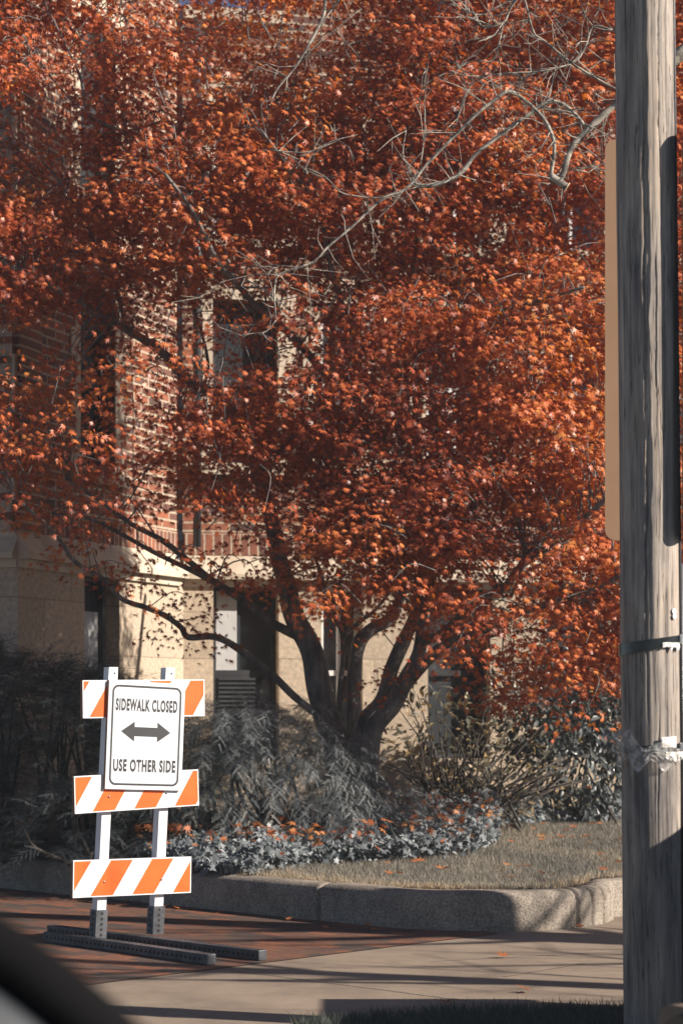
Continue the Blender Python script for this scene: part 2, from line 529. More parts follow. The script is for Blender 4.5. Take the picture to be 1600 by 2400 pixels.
# kerb: face line in (u, v) - straight, then rounds back along the driveway
KH = 0.235
kerb_uv = [(-14, 0), (-8, 0), (-4, 0), (-2, 0), (-1, 0), (-0.5, 0), (0, 0.0), (0.3, 0.01)]
for i in range(1, 19):
    a = math.radians(-90 + 132*i/18)
    kerb_uv.append((0.30 + 0.89*math.cos(a), 0.90 + 0.89*math.sin(a)))
kerb_uv += [(0.98, 1.75), (1.05, 2.4), (1.17, 4), (1.2, 8)]
kface = [UV(u, v) for u, v in kerb_uv]


def offset_path(pts, d):
    out = []
    for i, p in enumerate(pts):
        t = (pts[min(i+1, len(pts)-1)] - pts[max(i-1, 0)]).normalized()
        n = Vector((-t.y, t.x, 0))
        out.append(p + n*d)
    return out


prof = [(0.0, -0.05), (0.0, KH-0.07), (0.012, KH-0.03), (0.035, KH-0.008), (0.07, KH), (0.17, KH), (0.17, KH-0.12)]
# finer path so that the wear shows
fine = []
for i in range(len(kface)-1):
    seg = max(1, int((kface[i+1]-kface[i]).length / (0.006 if 2 < i < 27 else 0.08)))
    for j in range(seg):
        fine.append(kface[i].lerp(kface[i+1], j/seg))
fine.append(kface[-1])
rows = []
for d, z in prof:
    row = offset_path(fine, d)
    rows.append([Vector((p.x, p.y, z)) for p in row])
V = []; F = []
n = len(fine)
arc = [0.0]
for i in range(1, n): arc.append(arc[-1]+(fine[i]-fine[i-1]).length)
a_0 = sum((kface[i+1]-kface[i]).length for i in range(7))
GROOVES = [a_0 + 0.89*math.radians(90+g) for g in (-4, 6, 16, 25, 33)] + [a_0-0.50, a_0-2.05]
for r_i, row in enumerate(rows):
    for i, p in enumerate(row):
        w = noise.noise(Vector((p.x*2.2, p.y*2.2, p.z*5)))*0.012
        g = Vector((0, 0, 0))
        if 0 <= r_i < 6:
            # tooled grooves round the end of the kerb
            gd = max(math.exp(-((arc[i]-ga)/0.014)**2) for ga in GROOVES)
            t_ = (fine[min(i+1, n-1)]-fine[max(i-1, 0)]).normalized()
            fall = (1.0, 1.0, 0.9, 0.7, 0.5, 0.4)[r_i]
            g = Vector((-t_.y, t_.x, 0))*0.026*gd*fall + Vector((0, 0, -0.018*gd*(0 if r_i < 2 else 1)))
        V.append(p + g + Vector((0, 0, w if 0 < r_i < 6 else 0)))
for r_i in range(len(rows)-1):
    for i in range(n-1):
        F.append((r_i*n+i, r_i*n+i+1, (r_i+1)*n+i+1, (r_i+1)*n+i))
tag(obj('kerb', V, F, M_kerb, smooth=True), kind='structure')

# lawn behind the kerb, rising a little to the beds
kin = offset_path(fine, 0.16)
kx = np.array([p.x for p in kin]); ky = np.array([p.y for p in kin])
order = np.argsort(kx); kx = kx[order]; ky = ky[order]


def kerb_y(x): return float(np.interp(x, kx, ky))


def lawn_z(x, y):
    base = KH - 0.012 + 0.004*max(0, y-14)
    m = 0.16*math.exp(-((x+0.3)/1.6)**2 - ((y-17.2)/1.6)**2)
    m += 0.12*max(0, min(1, (-x-0.6)/1.2))*max(0, min(1, (y-kerb_y(x)-0.3)/1.0))
    return base + m + noise.noise(Vector((x*1.1, y*1.1, 0)))*0.012


V = []; F = []
xs = list(np.linspace(-9, -3.2, 14)) + list(np.linspace(-3, 4.5, 76)) + list(np.linspace(4.8, 9, 12))
ts = [0, 0.15, 0.35, 0.6, 0.9, 1.3, 1.8, 2.4, 3.1, 4, 5, 6, 7, 8, 10, 14, 20]
for x in xs:
    y0 = kerb_y(x)
    for t in ts: V.append((x, y0+t, lawn_z(x, y0+t)))
k = len(ts)
for i in range(len(xs)-1):
    for j in range(k-1):
        F.append((i*k+j, (i+1)*k+j, (i+1)*k+j+1, i*k+j+1))
tag(obj('lawn', V, F, M_lawnbase, smooth=True), kind='structure')

# planting bed of dark mulch
bed = [(-4.5, 18.2), (-2.6, 15.75), (-1.0, 14.15), (-0.2, 14.75), (0.55, 15.0), (1.0, 15.6), (1.25, 17.8), (1.9, 20.2), (2.9, 20.7), (3.0, 24), (-4.5, 24)]
bm = bmesh.new()
vv = [bm.verts.new((x, y, 0)) for x, y in bed]
bm.faces.new(vv)
bmesh.ops.triangulate(bm, faces=bm.faces[:])
for _ in range(4):
    bmesh.ops.subdivide_edges(bm, edges=bm.edges[:], cuts=1, use_grid_fill=True)
for q in bm.verts: q.co.z = lawn_z(q.co.x, q.co.y) + 0.012
me = bpy.data.meshes.new('planting_bed'); bm.to_mesh(me); bm.free(); me.materials.append(M_soil)
tag(link(bpy.data.objects.new('planting_bed', me)), kind='structure')

# grass strip by the street, under the pole
strip = [(-0.3, 9.0), (0.15, 9.25), (0.5, 9.42), (1.2, 9.5), (2.2, 9.5), (9, 9.9), (9, 7.2), (-0.3, 7.2)]
mb = MB(); mb.prism(strip, -0.1, 0.012, 'z')
tag(mb.build('grass_verge', M_lawnbase), kind='structure')


def inside(poly, x, y):
    c = False; n = len(poly)
    for i in range(n):
        x1, y1 = poly[i]; x2, y2 = poly[(i+1) % n]
        if (y1 > y) != (y2 > y) and x < (x2-x1)*(y-y1)/(y2-y1)+x1: c = not c
    return c


def grass_blades(name, pts, h0, h1, w, mat, straw=None):
    """pts: list of (x, y, z)"""
    n = len(pts)
    A = np.array(pts)
    ang = rng.uniform(0, 2*np.pi, n)
    h = rng.uniform(h0, h1, n)
    lean = rng.normal(0, 0.45, (n, 2)) * h[:, None]
    dx = np.cos(ang)*w/2; dy = np.sin(ang)*w/2
    V = np.zeros((n, 3, 3))
    V[:, 0] = A + np.stack([-dx, -dy, np.zeros(n)-0.004], 1)
    V[:, 1] = A + np.stack([dx, dy, np.zeros(n)-0.004], 1)
    V[:, 2] = A + np.stack([lean[:, 0], lean[:, 1], h], 1)
    F = np.arange(n*3).reshape(n, 3)
    r = rng.beta(2, 2.5, n) if straw is None else straw
    return tri_mesh(name, V.reshape(-1, 3), F, mat, rnd=np.repeat(r, 3))


pts = []; straw = []
while len(pts) < 85000:
    x = random.uniform(-1.3, 3.4); y = 13 + 8.6*random.random()**1.6
    t = y - kerb_y(x)
    if t < -0.02: continue
    if inside(bed, x, y): continue
    pts.append((x, y, lawn_z(x, y)))
    pat = 0.35 + 0.35*noise.noise(Vector((x*1.7, y*1.2, 3)))
    edge = max(0, 1 - t/0.45)*0.45
    straw.append(min(1, max(0, random.gauss(pat+edge, 0.16))))
tag(grass_blades('lawn_grass', pts, 0.018, 0.055, 0.006, M_grass, np.array(straw)), kind='stuff')
pts = []
while len(pts) < 26000:
    x = random.uniform(-0.2, 2.6); y = random.uniform(8.5, 9.56)
    if not inside(strip, x, y + random.gauss(0, 0.02)): continue
    pts.append((x, y, 0.012))
tag(grass_blades('verge_grass', pts, 0.02, 0.07, 0.006, M_dgrass), kind='stuff')

# ------------------------------------------------------------------ the building
PA = Vector((-2.575, 16.99, 0)); PB = Vector((-1.48, 20.0, 0))
TD = (PB-PA).normalized(); TL = (PB-PA).length
FD = Vector((0.978, 0.208, 0)).normalized(); FL = 9.5
Z1, Z2 = 2.50, 2.72
bld = thing('brick_building', (PB.x, PB.y, 0), 'red brick building on a pale stone base, with tall windows, behind the maple', 'building')


def wall_mesh(name, L, z0, z1, holes, mat, th, frame_M, parent, x0=0.0):
    """front face at local y = 0 (outside is -y); openings with reveals of depth th"""
    xs = sorted({x0, L, *[h[0] for h in holes], *[h[1] for h in holes]})
    zs = sorted({z0, z1, *[h[2] for h in holes], *[h[3] for h in holes]})
    xs = [x for x in xs if x0 <= x <= L]; zs = [z for z in zs if z0 <= z <= z1]
    mb = MB()
    def hole(xa, xb, za, zb):
        return any(h[0] <= xa+1e-6 and xb <= h[1]+1e-6 and h[2] <= za+1e-6 and zb <= h[3]+1e-6 for h in holes)
    for i in range(len(xs)-1):
        for j in range(len(zs)-1):
            a, b_, c, d = xs[i], xs[i+1], zs[j], zs[j+1]
            if hole(a, b_, c, d): continue
            mb.add([(a, 0, c), (b_, 0, c), (b_, 0, d), (a, 0, d)], [(0, 1, 2, 3)])
    for h in holes:
        a, b_, c, d = h
        c = max(c, z0); d = min(d, z1)
        if c >= d: continue
        mb.add([(a, 0, c), (a, th, c), (a, th, d), (a, 0, d)], [(0, 1, 2, 3)])
        mb.add([(b_, 0, c), (b_, 0, d), (b_, th, d), (b_, th, c)], [(0, 1, 2, 3)])
        if h[2] >= z0: mb.add([(a, 0, c), (b_, 0, c), (b_, th, c), (a, th, c)], [(0, 1, 2, 3)])
        if h[3] <= z1: mb.add([(a, 0, d), (a, th, d), (b_, th, d), (b_, 0, d)], [(0, 1, 2, 3)])
    # outer ends and top so the wall has thickness
    mb.add([(x0, 0, z0), (x0, 0, z1), (x0, 0.4, z1), (x0, 0.4, z0)], [(0, 1, 2, 3)])
    mb.add([(L, 0, z0), (L, 0.4, z0), (L, 0.4, z1), (L, 0, z1)], [(0, 1, 2, 3)])
    mb.add([(x0, 0, z1), (L, 0, z1), (L, 0.4, z1), (x0, 0.4, z1)], [(0, 1, 2, 3)])
    o = mb.build(name, mat, parent)
    o.matrix_local = frame_M
    return o


def frame_of(p, d):
    """local x along d, local y into the wall"""
    n_in = Vector((-d.y, d.x, 0))
    M = Matrix(((d.x, n_in.x, 0, p.x), (d.y, n_in.y, 0, p.y), (0, 0, 1, 0), (0, 0, 0, 1)))
    return Matrix.Translation(-Vector((PB.x, PB.y, 0))) @ M


def window(M, a, b_, c, d, rec, style, parent=bld):
    """frame, sashes and panes set back by rec in the opening"""
    fm = M_frame_dark if style == 'dark' else M_frame_white
    y0, y1 = rec-0.06, rec+0.02
    w = 0.045
    mb = MB()
    mb.box((a, y0, c), (a+w, y1, d)); mb.box((b_-w, y0, c), (b_, y1, d))
    mb.box((a+w, y0, d-w), (b_-w, y1, d)); mb.box((a+w, y0, c), (b_-w, y1, c+w))
    zm = (c+d)/2
    mb.box((a+w, y0+0.01, zm-0.025), (b_-w, y1, zm+0.025))
    if style == 'white': 
        mb.box(((a+b_)/2-0.015, y0+0.012, c+w), ((a+b_)/2+0.015, y1-0.01, zm-0.025))
        mb.box(((a+b_)/2-0.015, y0+0.012, zm+0.025), ((a+b_)/2+0.015, y1-0.01, d-w))
    f = mb.build('window', fm, parent)
    f.matrix_local = M
    MI = MB()
    MI.add([(a+w, rec, c+w), (b_-w, rec, c+w), (b_-w, rec, d-w), (a+w, rec, d-w)], [(0, 1, 2, 3)])
    MI.build('pane', M_glass, f)
    # room behind the pane
    return f


# openings (x0, x1, z0, z1)
left_low = [(1.17, 1.84, 0.75, Z1-0.06)]
left_up = [(1.17, 1.84, 3.35, 4.9), (1.17, 1.84, 5.7, 7.3)]
front_s = [(0.283, 0.907), (1.32, 1.72), (2.36, 2.98), (3.55, 4.15), (4.9, 5.5), (6.3, 6.9)]
front_low = [(a, b_, 0.8, Z1-0.05) for a, b_ in front_s]
front_up = [(a, b_, 3.6, 5.15) for a, b_ in front_s] + [(a, b_, 5.75, 7.0) for a, b_ in front_s]
MT = frame_of(PA, TD); MF = frame_of(PB, FD)
HT, HF = 11.0, 7.75
wall_mesh('stone_base', TL, -0.1, Z1, left_low, M_stonewall, 0.24, MT, bld)
wall_mesh('stone_base', FL, -0.1, Z1, front_low, M_stonewall, 0.24, MF, bld)
wall_mesh('wall', TL, Z2, HT, left_up, M_brick, 0.24, MT @ Matrix.Translation((0, 0.05, 0)), bld)
wall_mesh('wall', FL, Z2, HF, front_up, M_brick, 0.24, MF @ Matrix.Translation((0, 0.05, 0)), bld)
wall_mesh('wall', FL, HF, HF+1.5, [], M_brick, 0.24, MF @ Matrix.Translation((0, 0.05, 0)), bld, x0=0.95)
# the face turned from the sun at far left, continuing the bay
LD = Vector((0.955, -0.296, 0)).normalized()
PL = PA - LD*4.0
ML = frame_of(PL, LD)
wall_mesh('stone_base', 4.0, -0.1, Z1, [(3.15, 3.7, 0.8, Z1-0.06)], M_stonewall, 0.24, ML, bld)
wall_mesh('wall', 4.0, Z2, HT, [(3.15, 3.7, 3.35, 4.9)], M_brick, 0.24, ML @ Matrix.Translation((0, 0.05, 0)), bld)


def ledge(M, L, x0=0.0):
    pr = [(-0.10, Z1), (-0.10, Z1+0.05), (-0.085, Z1+0.07), (0.045, Z2+0.01), (0.3, Z2+0.01), (0.3, Z1)]
    mb = MB(); mb.prism(pr, x0, L, 'x')
    o = mb.build('ledge', M_stone, bld); o.matrix_local = M
    mb = MB(); mb.box((x0, -0.035, Z1-0.07), (L, 0.0, Z1))
    o = mb.build('ledge_moulding', M_stone, bld); o.matrix_local = M


ledge(MT, TL-0.1, 0.0); ledge(MF, FL, 0.0); ledge(ML, 4.0, 0)


def soldier(M, L):
    mb = MB(); mb.box((0.0, 0.038, Z2+0.012), (L, 0.06, Z2+0.215))
    o = mb.build('soldier_course', M_soldier, bld); o.matrix_local = M


soldier(MT, TL-0.05); soldier(MF, FL); soldier(ML, 3.95)


def surround(M, h, side=0.17, alt=True):
    """stone dressing round an upper opening: toothed blocks, lintel and sill"""
    a, b_, c, d = h
    mb = MB()
    z = c; i = 0
    while z < d-0.02:
        z2 = min(d, z+0.234)
        e = side if i % 2 == 0 else side*0.55
        mb.box((a-e, 0.036, z), (a, 0.1, z2-0.004)); mb.box((b_, 0.036, z), (b_+e, 0.1, z2-0.004))
        z = z2; i += 1
    mb.box((a-side, 0.034, d), (b_+side, 0.1, d+0.2))
    mb.box((a-side, -0.02, c-0.11), (b_+side, 0.1, c))
    o = mb.build('window_surround', M_stone, bld); o.matrix_local = M


MTb = MT; MFb = MF
for h in left_up: surround(MT, h)
for h in front_up: surround(MF, h)
for h in left_low: window(MT, *h, 0.2, 'dark')
for h in left_up: window(MT, *h, 0.22, 'dark')
for i, h in enumerate(front_low): window(MF, *h, 0.2, 'dark' if i in (0, 2, 3) else 'white')
for i, h in enumerate(front_up): window(MF, *h, 0.22, 'dark' if i in (0,) else 'white')
window(ML, 3.15, 3.7, 0.8, Z1-0.06, 0.2, 'dark'); window(ML, 3.15, 3.7, 3.35, 4.9, 0.22, 'dark')
# blind and air-conditioner grille behind the nearest lower window
mb = MB()
a, b_, c, d = front_low[0]
mb.box((a+0.05, 0.165, 1.62), (a+0.25, 0.178, d-0.05))
o = mb.build('window_blind', M_blind, bld); o.matrix_local = MF
mb = MB()
for k in range(9):
    mb.box((a+0.07, 0.12, 1.22+k*0.042), (b_-0.2, 0.15, 1.242+k*0.042))
mb.box((a+0.05, 0.152, 1.2), (b_-0.17, 0.162, 1.62))
o = mb.build('vent_grille', M_frame_dark, bld); o.matrix_local = MF
mb = MB()
for h in left_low:
    mb.add([(h[0]+0.05, 0.185, 1.2), (h[1]-0.05, 0.185, 1.2), (h[1]-0.05, 0.185, h[3]-0.3), (h[0]+0.05, 0.185, h[3]-0.3)], [(0, 1, 2, 3)])
o = mb.build('window_blind', M_blind, bld); o.matrix_local = MT
# corner blocks at the outer corner and downpipe in the inner corner
z = Z2+0.25; i = 0
while z < HT-0.3:
    e = 0.28 if i % 3 == 0 else (0.14 if i % 3 == 1 else 0.0)
    if e:
        mb = MB(); mb.box((0.0, 0.03, z), (e, 0.1, z+0.23))
        o = mb.build('quoin', M_stone, bld); o.matrix_local = MT
    z += 0.234; i += 1
mb = MB()
mb.tube([(0.12, -0.07, 2.8), (0.12, -0.07, HF)], 0.04, 10)
o = mb.build('downpipe', M_frame_dark, bld, True); o.matrix_local = MF
# parapet copings and roofs
mb = MB(); mb.box((-0.0, -0.06, HF), (0.945, 0.46, HF+0.12))
o = mb.build('coping', M_stone, bld); o.matrix_local = MF
mb = MB(); mb.box((0.9, -0.06, HF+1.5), (FL+0.05, 0.46, HF+1.62))
o = mb.build('coping', M_stone, bld); o.matrix_local = MF
mb = MB(); mb.box((-0.05, -0.06, HT), (TL, 0.46, HT+0.12))
o = mb.build('coping', M_stone, bld); o.matrix_local = MT
mb = MB()
mb.box((0.3, 0.4, HF-0.5), (FL, 7, HF-0.35))
o = mb.build('roof', M_asphalt, bld); o.matrix_local = MF
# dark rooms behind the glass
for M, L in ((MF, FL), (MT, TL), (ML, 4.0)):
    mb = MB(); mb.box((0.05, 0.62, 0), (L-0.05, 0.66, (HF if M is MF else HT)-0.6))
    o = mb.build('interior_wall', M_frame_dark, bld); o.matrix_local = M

# ------------------------------------------------------------------ leaves
def leaf_template(kind):
    if kind == 'maple':     # seven narrow pointed lobes
        angs = [-128, -92, -64, -44, -24, 0, 0, 24, 44, 64, 92, 128]
        b = [(0, 0)]
        lobes = [(-120, 0.46), (-76, 0.74), (-37, 0.94), (0, 1.0), (37, 0.94), (76, 0.74), (120, 0.46)]
        out = []
        for i, (a, r) in enumerate(lobes):
            out.append((a, r))
            if i < 6: out.append(((a+lobes[i+1][0])/2, 0.36 if 0 < i < 5 else 0.27))
        pts = [(0.0, 0.0, 0.0)]
        for a, r in out:
            a = math.radians(a)
            pts.append((r*math.sin(a), r*math.cos(a), -0.22*r*r))
        F = [(0, i, i+1) for i in range(1, len(pts)-1)]
        V = np.array(pts); V[:, 1] -= 0.1
        return V * 0.62, np.array(F)
    if kind == 'broad':     # long oval with a fold
        pts = [(0, 0, 0), (0.16, 0.3, 0.05), (0.19, 0.6, 0.04), (0, 1.0, -0.14), (-0.19, 0.6, 0.04), (-0.16, 0.3, 0.05), (0, 0.5, -0.02)]
        F = [(6, 0, 1), (6, 1, 2), (6, 2, 3), (6, 3, 4), (6, 4, 5), (6, 5, 0)]
        return np.array(pts), np.array(F)
    if kind == 'ivy':
        pts = [(0, 0, 0.02), (0.42, -0.12, -0.02), (0.3, 0.2, 0.0), (0.5, 0.42, -0.05), (0.2, 0.5, 0), (0, 0.95, -0.1), (-0.2, 0.5, 0), (-0.5, 0.42, -0.05), (-0.3, 0.2, 0), (-0.42, -0.12, -0.02), (0, 0.25, 0.03)]
        F = [(10, i, i+1) for i in range(0, 9)] + [(10, 9, 0)]
        return np.array(pts), np.array(F)


def scatter_leaves(name, kind, pos, axis, normal, size, mat, parent=None, rnd=None, curl=0.5):
    V0, F0 = leaf_template(kind)
    n = len(pos); nv = len(V0)
    axis = axis / np.linalg.norm(axis, axis=1, keepdims=True)
    normal = normal - axis * np.sum(normal*axis, 1, keepdims=True)
    normal /= (np.linalg.norm(normal, axis=1, keepdims=True) + 1e-9)
    side = np.cross(axis, normal)
    c = rng.uniform(1-curl, 1+2.2*curl, n)
    wdt = rng.uniform(0.8, 1.1, n)
    V = (pos[:, None, :]
         + (V0[None, :, 0, None] * (size*wdt)[:, None, None]) * side[:, None, :]
         + (V0[None, :, 1, None] * size[:, None, None]) * axis[:, None, :]
         + (V0[None, :, 2, None] * (size*c)[:, None, None]) * normal[:, None, :])
    F = (F0[None] + (np.arange(n)*nv)[:, None, None]).reshape(-1, 3)
    if rnd is None: rnd = rng.uniform(0, 1, n)
    return tri_mesh(name, V.reshape(-1, 3), F, mat, parent, np.repeat(rnd, nv))


def unit(a): return a / (np.linalg.norm(a, axis=1, keepdims=True)+1e-9)


# ------------------------------------------------------------------ the maple
maple = thing('maple_tree', (0.05, 17.4, lawn_z(0.05, 17.4)), 'large Japanese maple with red orange leaves and several dark stems, filling the view', 'tree')
ML_inv = Vector(maple.location)
TM = MB()
nodes = []       # skeleton points (world) with radius


def limb(px, D, w, n=10):
    """px: list of display pixels; D: depth or (start, end); w: widths in pixels at start and end"""
    k = len(px)
    Ds = [D]*k if not isinstance(D, tuple) else [D[0] + (D[1]-D[0])*i/(k-1) for i in range(k)]
    pts = [P(x, y, d) for (x, y), d in zip(px, Ds)]
    rad = [0.5*0.78*(w[0] + (w[1]-w[0])*i/(k-1))*d/4900 for i, d in enumerate(Ds)]
    sp, sr = smooth_path(pts, rad, 5)
    # knots and slight wander
    sr = [r*(1+0.10*noise.noise(p*5)) for p, r in zip(sp, sr)]
    sp = [p + Vector((noise.noise(p*3.1), noise.noise(p*3.1+Vector((9, 0, 0))), noise.noise(p*3.1+Vector((0, 9, 0)))))*r*0.25 for p, r in zip(sp, sr)]
    TM.tube([p - ML_inv for p in sp], sr, n)
    for p, r in zip(sp, sr): nodes.append((p, r))
    return sp


B0 = 17.3
limb([(800, 1860), (772, 1720), (752, 1657), (735, 1570), (709, 1482), (678, 1421), (661, 1351), (643, 1285), (626, 1202), (600, 1110), (566, 1000)], (17.3, 16.9), (92, 34), 14)
limb([(684, 1462), (634, 1438), (590, 1403), (542, 1368), (486, 1332), (437, 1292), (372, 1240), (306, 1205), (230, 1150), (150, 1100)], (17.15, 16.2), (30, 10))
limb([(500, 1342), (437, 1309), (350, 1266), (271, 1222), (200, 1190), (120, 1180)], (16.8, 16.0), (19, 7))
limb([(740, 1650), (672, 1597), (620, 1545), (547, 1489), (494, 1463), (433, 1463), (416, 1441), (381, 1415), (341, 1397), (280, 1375), (241, 1332), (192, 1305), (162, 1279), (140, 1244), (90, 1190), (30, 1140)], (17.2, 15.6), (24, 10))
limb([(779, 1680), (779, 1613), (787, 1517), (785, 1456), (770, 1421), (744, 1342), (720, 1260), (706, 1170)], (17.7, 17.9), (18, 10))
limb([(787, 1462), (830, 1425), (862, 1400), (910, 1340)], (17.75, 18.0), (15, 9))
limb([(812, 1860), (814, 1666), (814, 1570), (822, 1482), (853, 1447), (897, 1417), (930, 1330), (960, 1220), (1000, 1080), (1040, 930)], (17.6, 18.3), (52, 20), 12)
limb([(824, 1860), (827, 1679), (875, 1613), (897, 1539), (927, 1473), (949, 1421), (962, 1386), (970, 1290), (985, 1180), (955, 1020), (955, 930), (960, 820)], (17.2, 17.4), (54, 17), 14)
limb([(840, 1860), (853, 1697), (906, 1613), (936, 1557), (962, 1508), (971, 1447), (976, 1395), (1000, 1300), (1060, 1200), (1130, 1100), (1190, 980)], (17.1, 16.6), (60, 18), 14)
limb([(925, 1585), (980, 1517), (1024, 1478), (1072, 1456), (1106, 1449), (1148, 1428), (1197, 1407), (1267, 1386), (1350, 1360), (1430, 1320)], (17.05, 14.7), (38, 15), 12)
limb([(1024, 1478), (1070, 1470), (1124, 1462), (1170, 1448)], (16.95, 16.6), (22, 8))
limb([(962, 1510), (976, 1473), (1011, 1459), (1060, 1416), (1116, 1375), (1158, 1347), (1193, 1305), (1218, 1277), (1253, 1260), (1274, 1242), (1340, 1190), (1420, 1120)], (17.1, 14.6), (32, 14), 12)
limb([(1205, 1292), (1225, 1267), (1237, 1228), (1246, 1211), (1260, 1150), (1290, 1060)], (16.8, 16.5), (14, 6))
limb([(1150, 1370), (1176, 1365), (1190, 1320), (1196, 1300)], (16.85, 16.8), (10, 7))
limb([(566, 1000), (520, 930), (462, 890), (420, 859), (385, 820), (332, 780), (280, 750), (245, 737), (170, 690), (90, 640), (0, 600), (-90, 540), (-180, 500)], (16.9, 14.6), (36, 10), 12)
limb([(590, 1085), (700, 980), (764, 898), (730, 841), (678, 781), (632, 736), (587, 703), (561, 673), (539, 646), (500, 600), (440, 480), (380, 400)], (16.6, 14.5), (28, 11), 10)
limb([(600, 900), (590, 834), (575, 770), (565, 700), (548, 600), (560, 500)], (17.2, 17.0), (18, 9))
limb([(960, 900), (880, 820), (809, 781), (779, 673), (756, 598), (730, 480), (660, 380), (600, 300)], (16.0, 14.6), (18, 8))
limb([(955, 900), (960, 820), (1010, 770), (1080, 740), (1150, 715), (1240, 690), (1340, 660)], (16.3, 14.5), (18, 9))
limb([(960, 820), (940, 700), (960, 560), (930, 420), (960, 260), (990, 100), (1020, -40)], (15.6, 14.6), (16, 7))
limb([(1190, 980), (1230, 840), (1250, 640), (1220, 430), (1240, 240), (1200, 40)], (16.6, 16.8), (17, 6))
limb([(290, 755), (260, 640), (200, 520), (140, 420), (60, 330)], (16.2, 15.5), (12, 5))
limb([(440, 480), (420, 360), (390, 280), (290, 300), (200, 260), (120, 180), (60, 90)], (16.0, 15.4), (12, 5))
limb([(290, 310), (282, 240), (262, 190), (270, 120), (300, 30)], (15.8, 15.7), (11, 5))
limb([(200, 262), (185, 180), (150, 100), (110, 20)], (15.6, 15.4), (9, 4))
limb([(465, 895), (478, 840), (462, 760), (430, 660), (400, 560)], (16.7, 16.3), (12, 5))
limb([(1040, 930), (1100, 800), (1080, 600), (1120, 400), (1090, 200)], (18.2, 18.0), (15, 6))

# density of the crown over the view, one digit per 98 px cell
DENS = ["8877768889999999", "6588888799999999", "4476898899999999", "6799999999999999",
        "8999999999998699", "9999999999999999", "8899656789999999", "5375434569999999",
        "4455445788999999", "5436799996999999", "5556899999999999", "4564579999979999",
        "1332146999967999", "0023222599946899", "0000100236666899", "0000000001179986", "0000000000034200"]
DG = np.array([[int(c) for c in r] for r in DENS], dtype=float) / 9


def dens(x, y):
    gx = min(14.999, max(0, x/98-0.5)); gy = min(15.999, max(0, y/98-0.5))
    i, j = int(gy), int(gx); fy, fx = gy-i, gx-j
    return (DG[i, j]*(1-fx)+DG[i, j+1]*fx)*(1-fy) + (DG[i+1, j]*(1-fx)+DG[i+1, j+1]*fx)*fy


NP = np.array([p for p, r in nodes]); NR = np.array([r for p, r in nodes])
sprays = []
tries = 0
while len(sprays) < 3500 and tries < 300000:
    tries += 1
    x = random.uniform(-220, 1800); y = random.uniform(-260, 1666)
    q = dens(x, y)
    if random.random() > q**2.1: continue
    # lens-shaped depth: thick in the middle, thin at the rim
    e = math.sqrt(max(0.05, 1 - ((x-820)/1150)**2*0.8))
    D = 16.4 + random.uniform(-1.9, 1.05)*e
    X = (x-784)*D/4900
    wall_d = 16.99 + (X+2.575)*2.75 if X < -1.48 else 20.0
    if D > wall_d - 0.5:
        D = wall_d - random.uniform(0.45, 1.7)
    if D < 14.6: D = random.uniform(14.6, 15.2)
    c = P(x, y, D)
    # clumps: keep where a slow noise is high, thin where it is low
    g = noise.noise(Vector((c.x*1.3, c.y*1.3, c.z*2.1)))
    if g < -0.12 and random.random() < 0.8: continue
    sprays.append((c, q))
for (hx, hy) in ((440, 1372), (472, 1412), (520, 1335), (560, 1292), (600, 1335), (452, 1440), (400, 1452), (700, 1345), (690, 1300), (330, 1332), (296, 1300), (232, 1312), (868, 1562), (905, 1540), (640, 1270), (480, 1275), (190, 1270), (130, 1215)):
    sprays.append((P(hx, hy, 16.2 if hx < 800 else 16.8), 0.12))
# twigs to the sprays
for c, q in sprays:
    d2 = np.sum((NP - np.array(c))**2, 1)
    k = int(np.argmin(d2 + rng.uniform(0, 0.4, len(d2))))
    qn = Vector(NP[k])
    L = (c-qn).length
    if L > (0.7 if NR[k] > 0.016 else 0.4): qn = c + (qn-c)*(0.34/L); L = 0.34
    mid = (qn+c)/2 + Vector((random.gauss(0, 0.07), random.gauss(0, 0.07), random.uniform(0.02, 0.16)))
    sp, sr = smooth_path([qn, mid, c], [min(0.009, NR[k]*0.6), 0.005, 0.0025] if L > 0.5 else [0.005, 0.004, 0.0025], 3)
    TM.tube([p - ML_inv for p in sp], sr, 5, cap=False)
TM.build('trunk', M_bark, maple, smooth=True)

pos = []; ax = []; nm = []; sz = []; rn = []
cc = np.array([0.0, 17.2, 3.4])
for c, q in sprays:
    m = int(random.uniform(56, 96) * (0.5 + 0.5*q))
    Rr = random.uniform(0.20, 0.40)
    c = np.array(c)
    out = c - cc; out[2] *= 0.3; out /= np.linalg.norm(out)+1e-6
    th = rng.uniform(0, 2*np.pi, m); rr = Rr*np.sqrt(rng.uniform(0.02, 1, m))
    off = np.stack([np.cos(th)*rr, np.sin(th)*rr, rng.normal(0, 0.04, m) - 0.40*rr**2/Rr], 1)
    tilt = rng.normal(0, 0.25, 2)
    off[:, 2] += off[:, 0]*tilt[0] + off[:, 1]*tilt[1]
    pos.append(c + off)
    rad = np.stack([np.cos(th), np.sin(th), np.zeros(m)], 1)
    a = rad*0.75 + np.array([0, 0, -0.65]) + rng.normal(0, 0.35, (m, 3)) + out*0.25
    nn = np.array([0, 0, 0.75]) + rad*0.55 + rng.normal(0, 0.42, (m, 3)) + np.array([0.25, -0.42, 0])
    ax.append(a); nm.append(nn)
    sz.append(rng.uniform(0.042, 0.082, m))
    hue = 0.49 + 0.50*noise.noise(Vector(c)*0.9) + random.gauss(0, 0.08)
    rn.append(np.clip(rng.normal(hue, 0.2, m), 0, 1))
crown_pos = np.concatenate(pos)
scatter_leaves('crown', 'maple', crown_pos - np.array(ML_inv), np.concatenate(ax), np.concatenate(nm), np.concatenate(sz), M_maple, maple, np.concatenate(rn))
print('maple leaves', len(crown_pos))

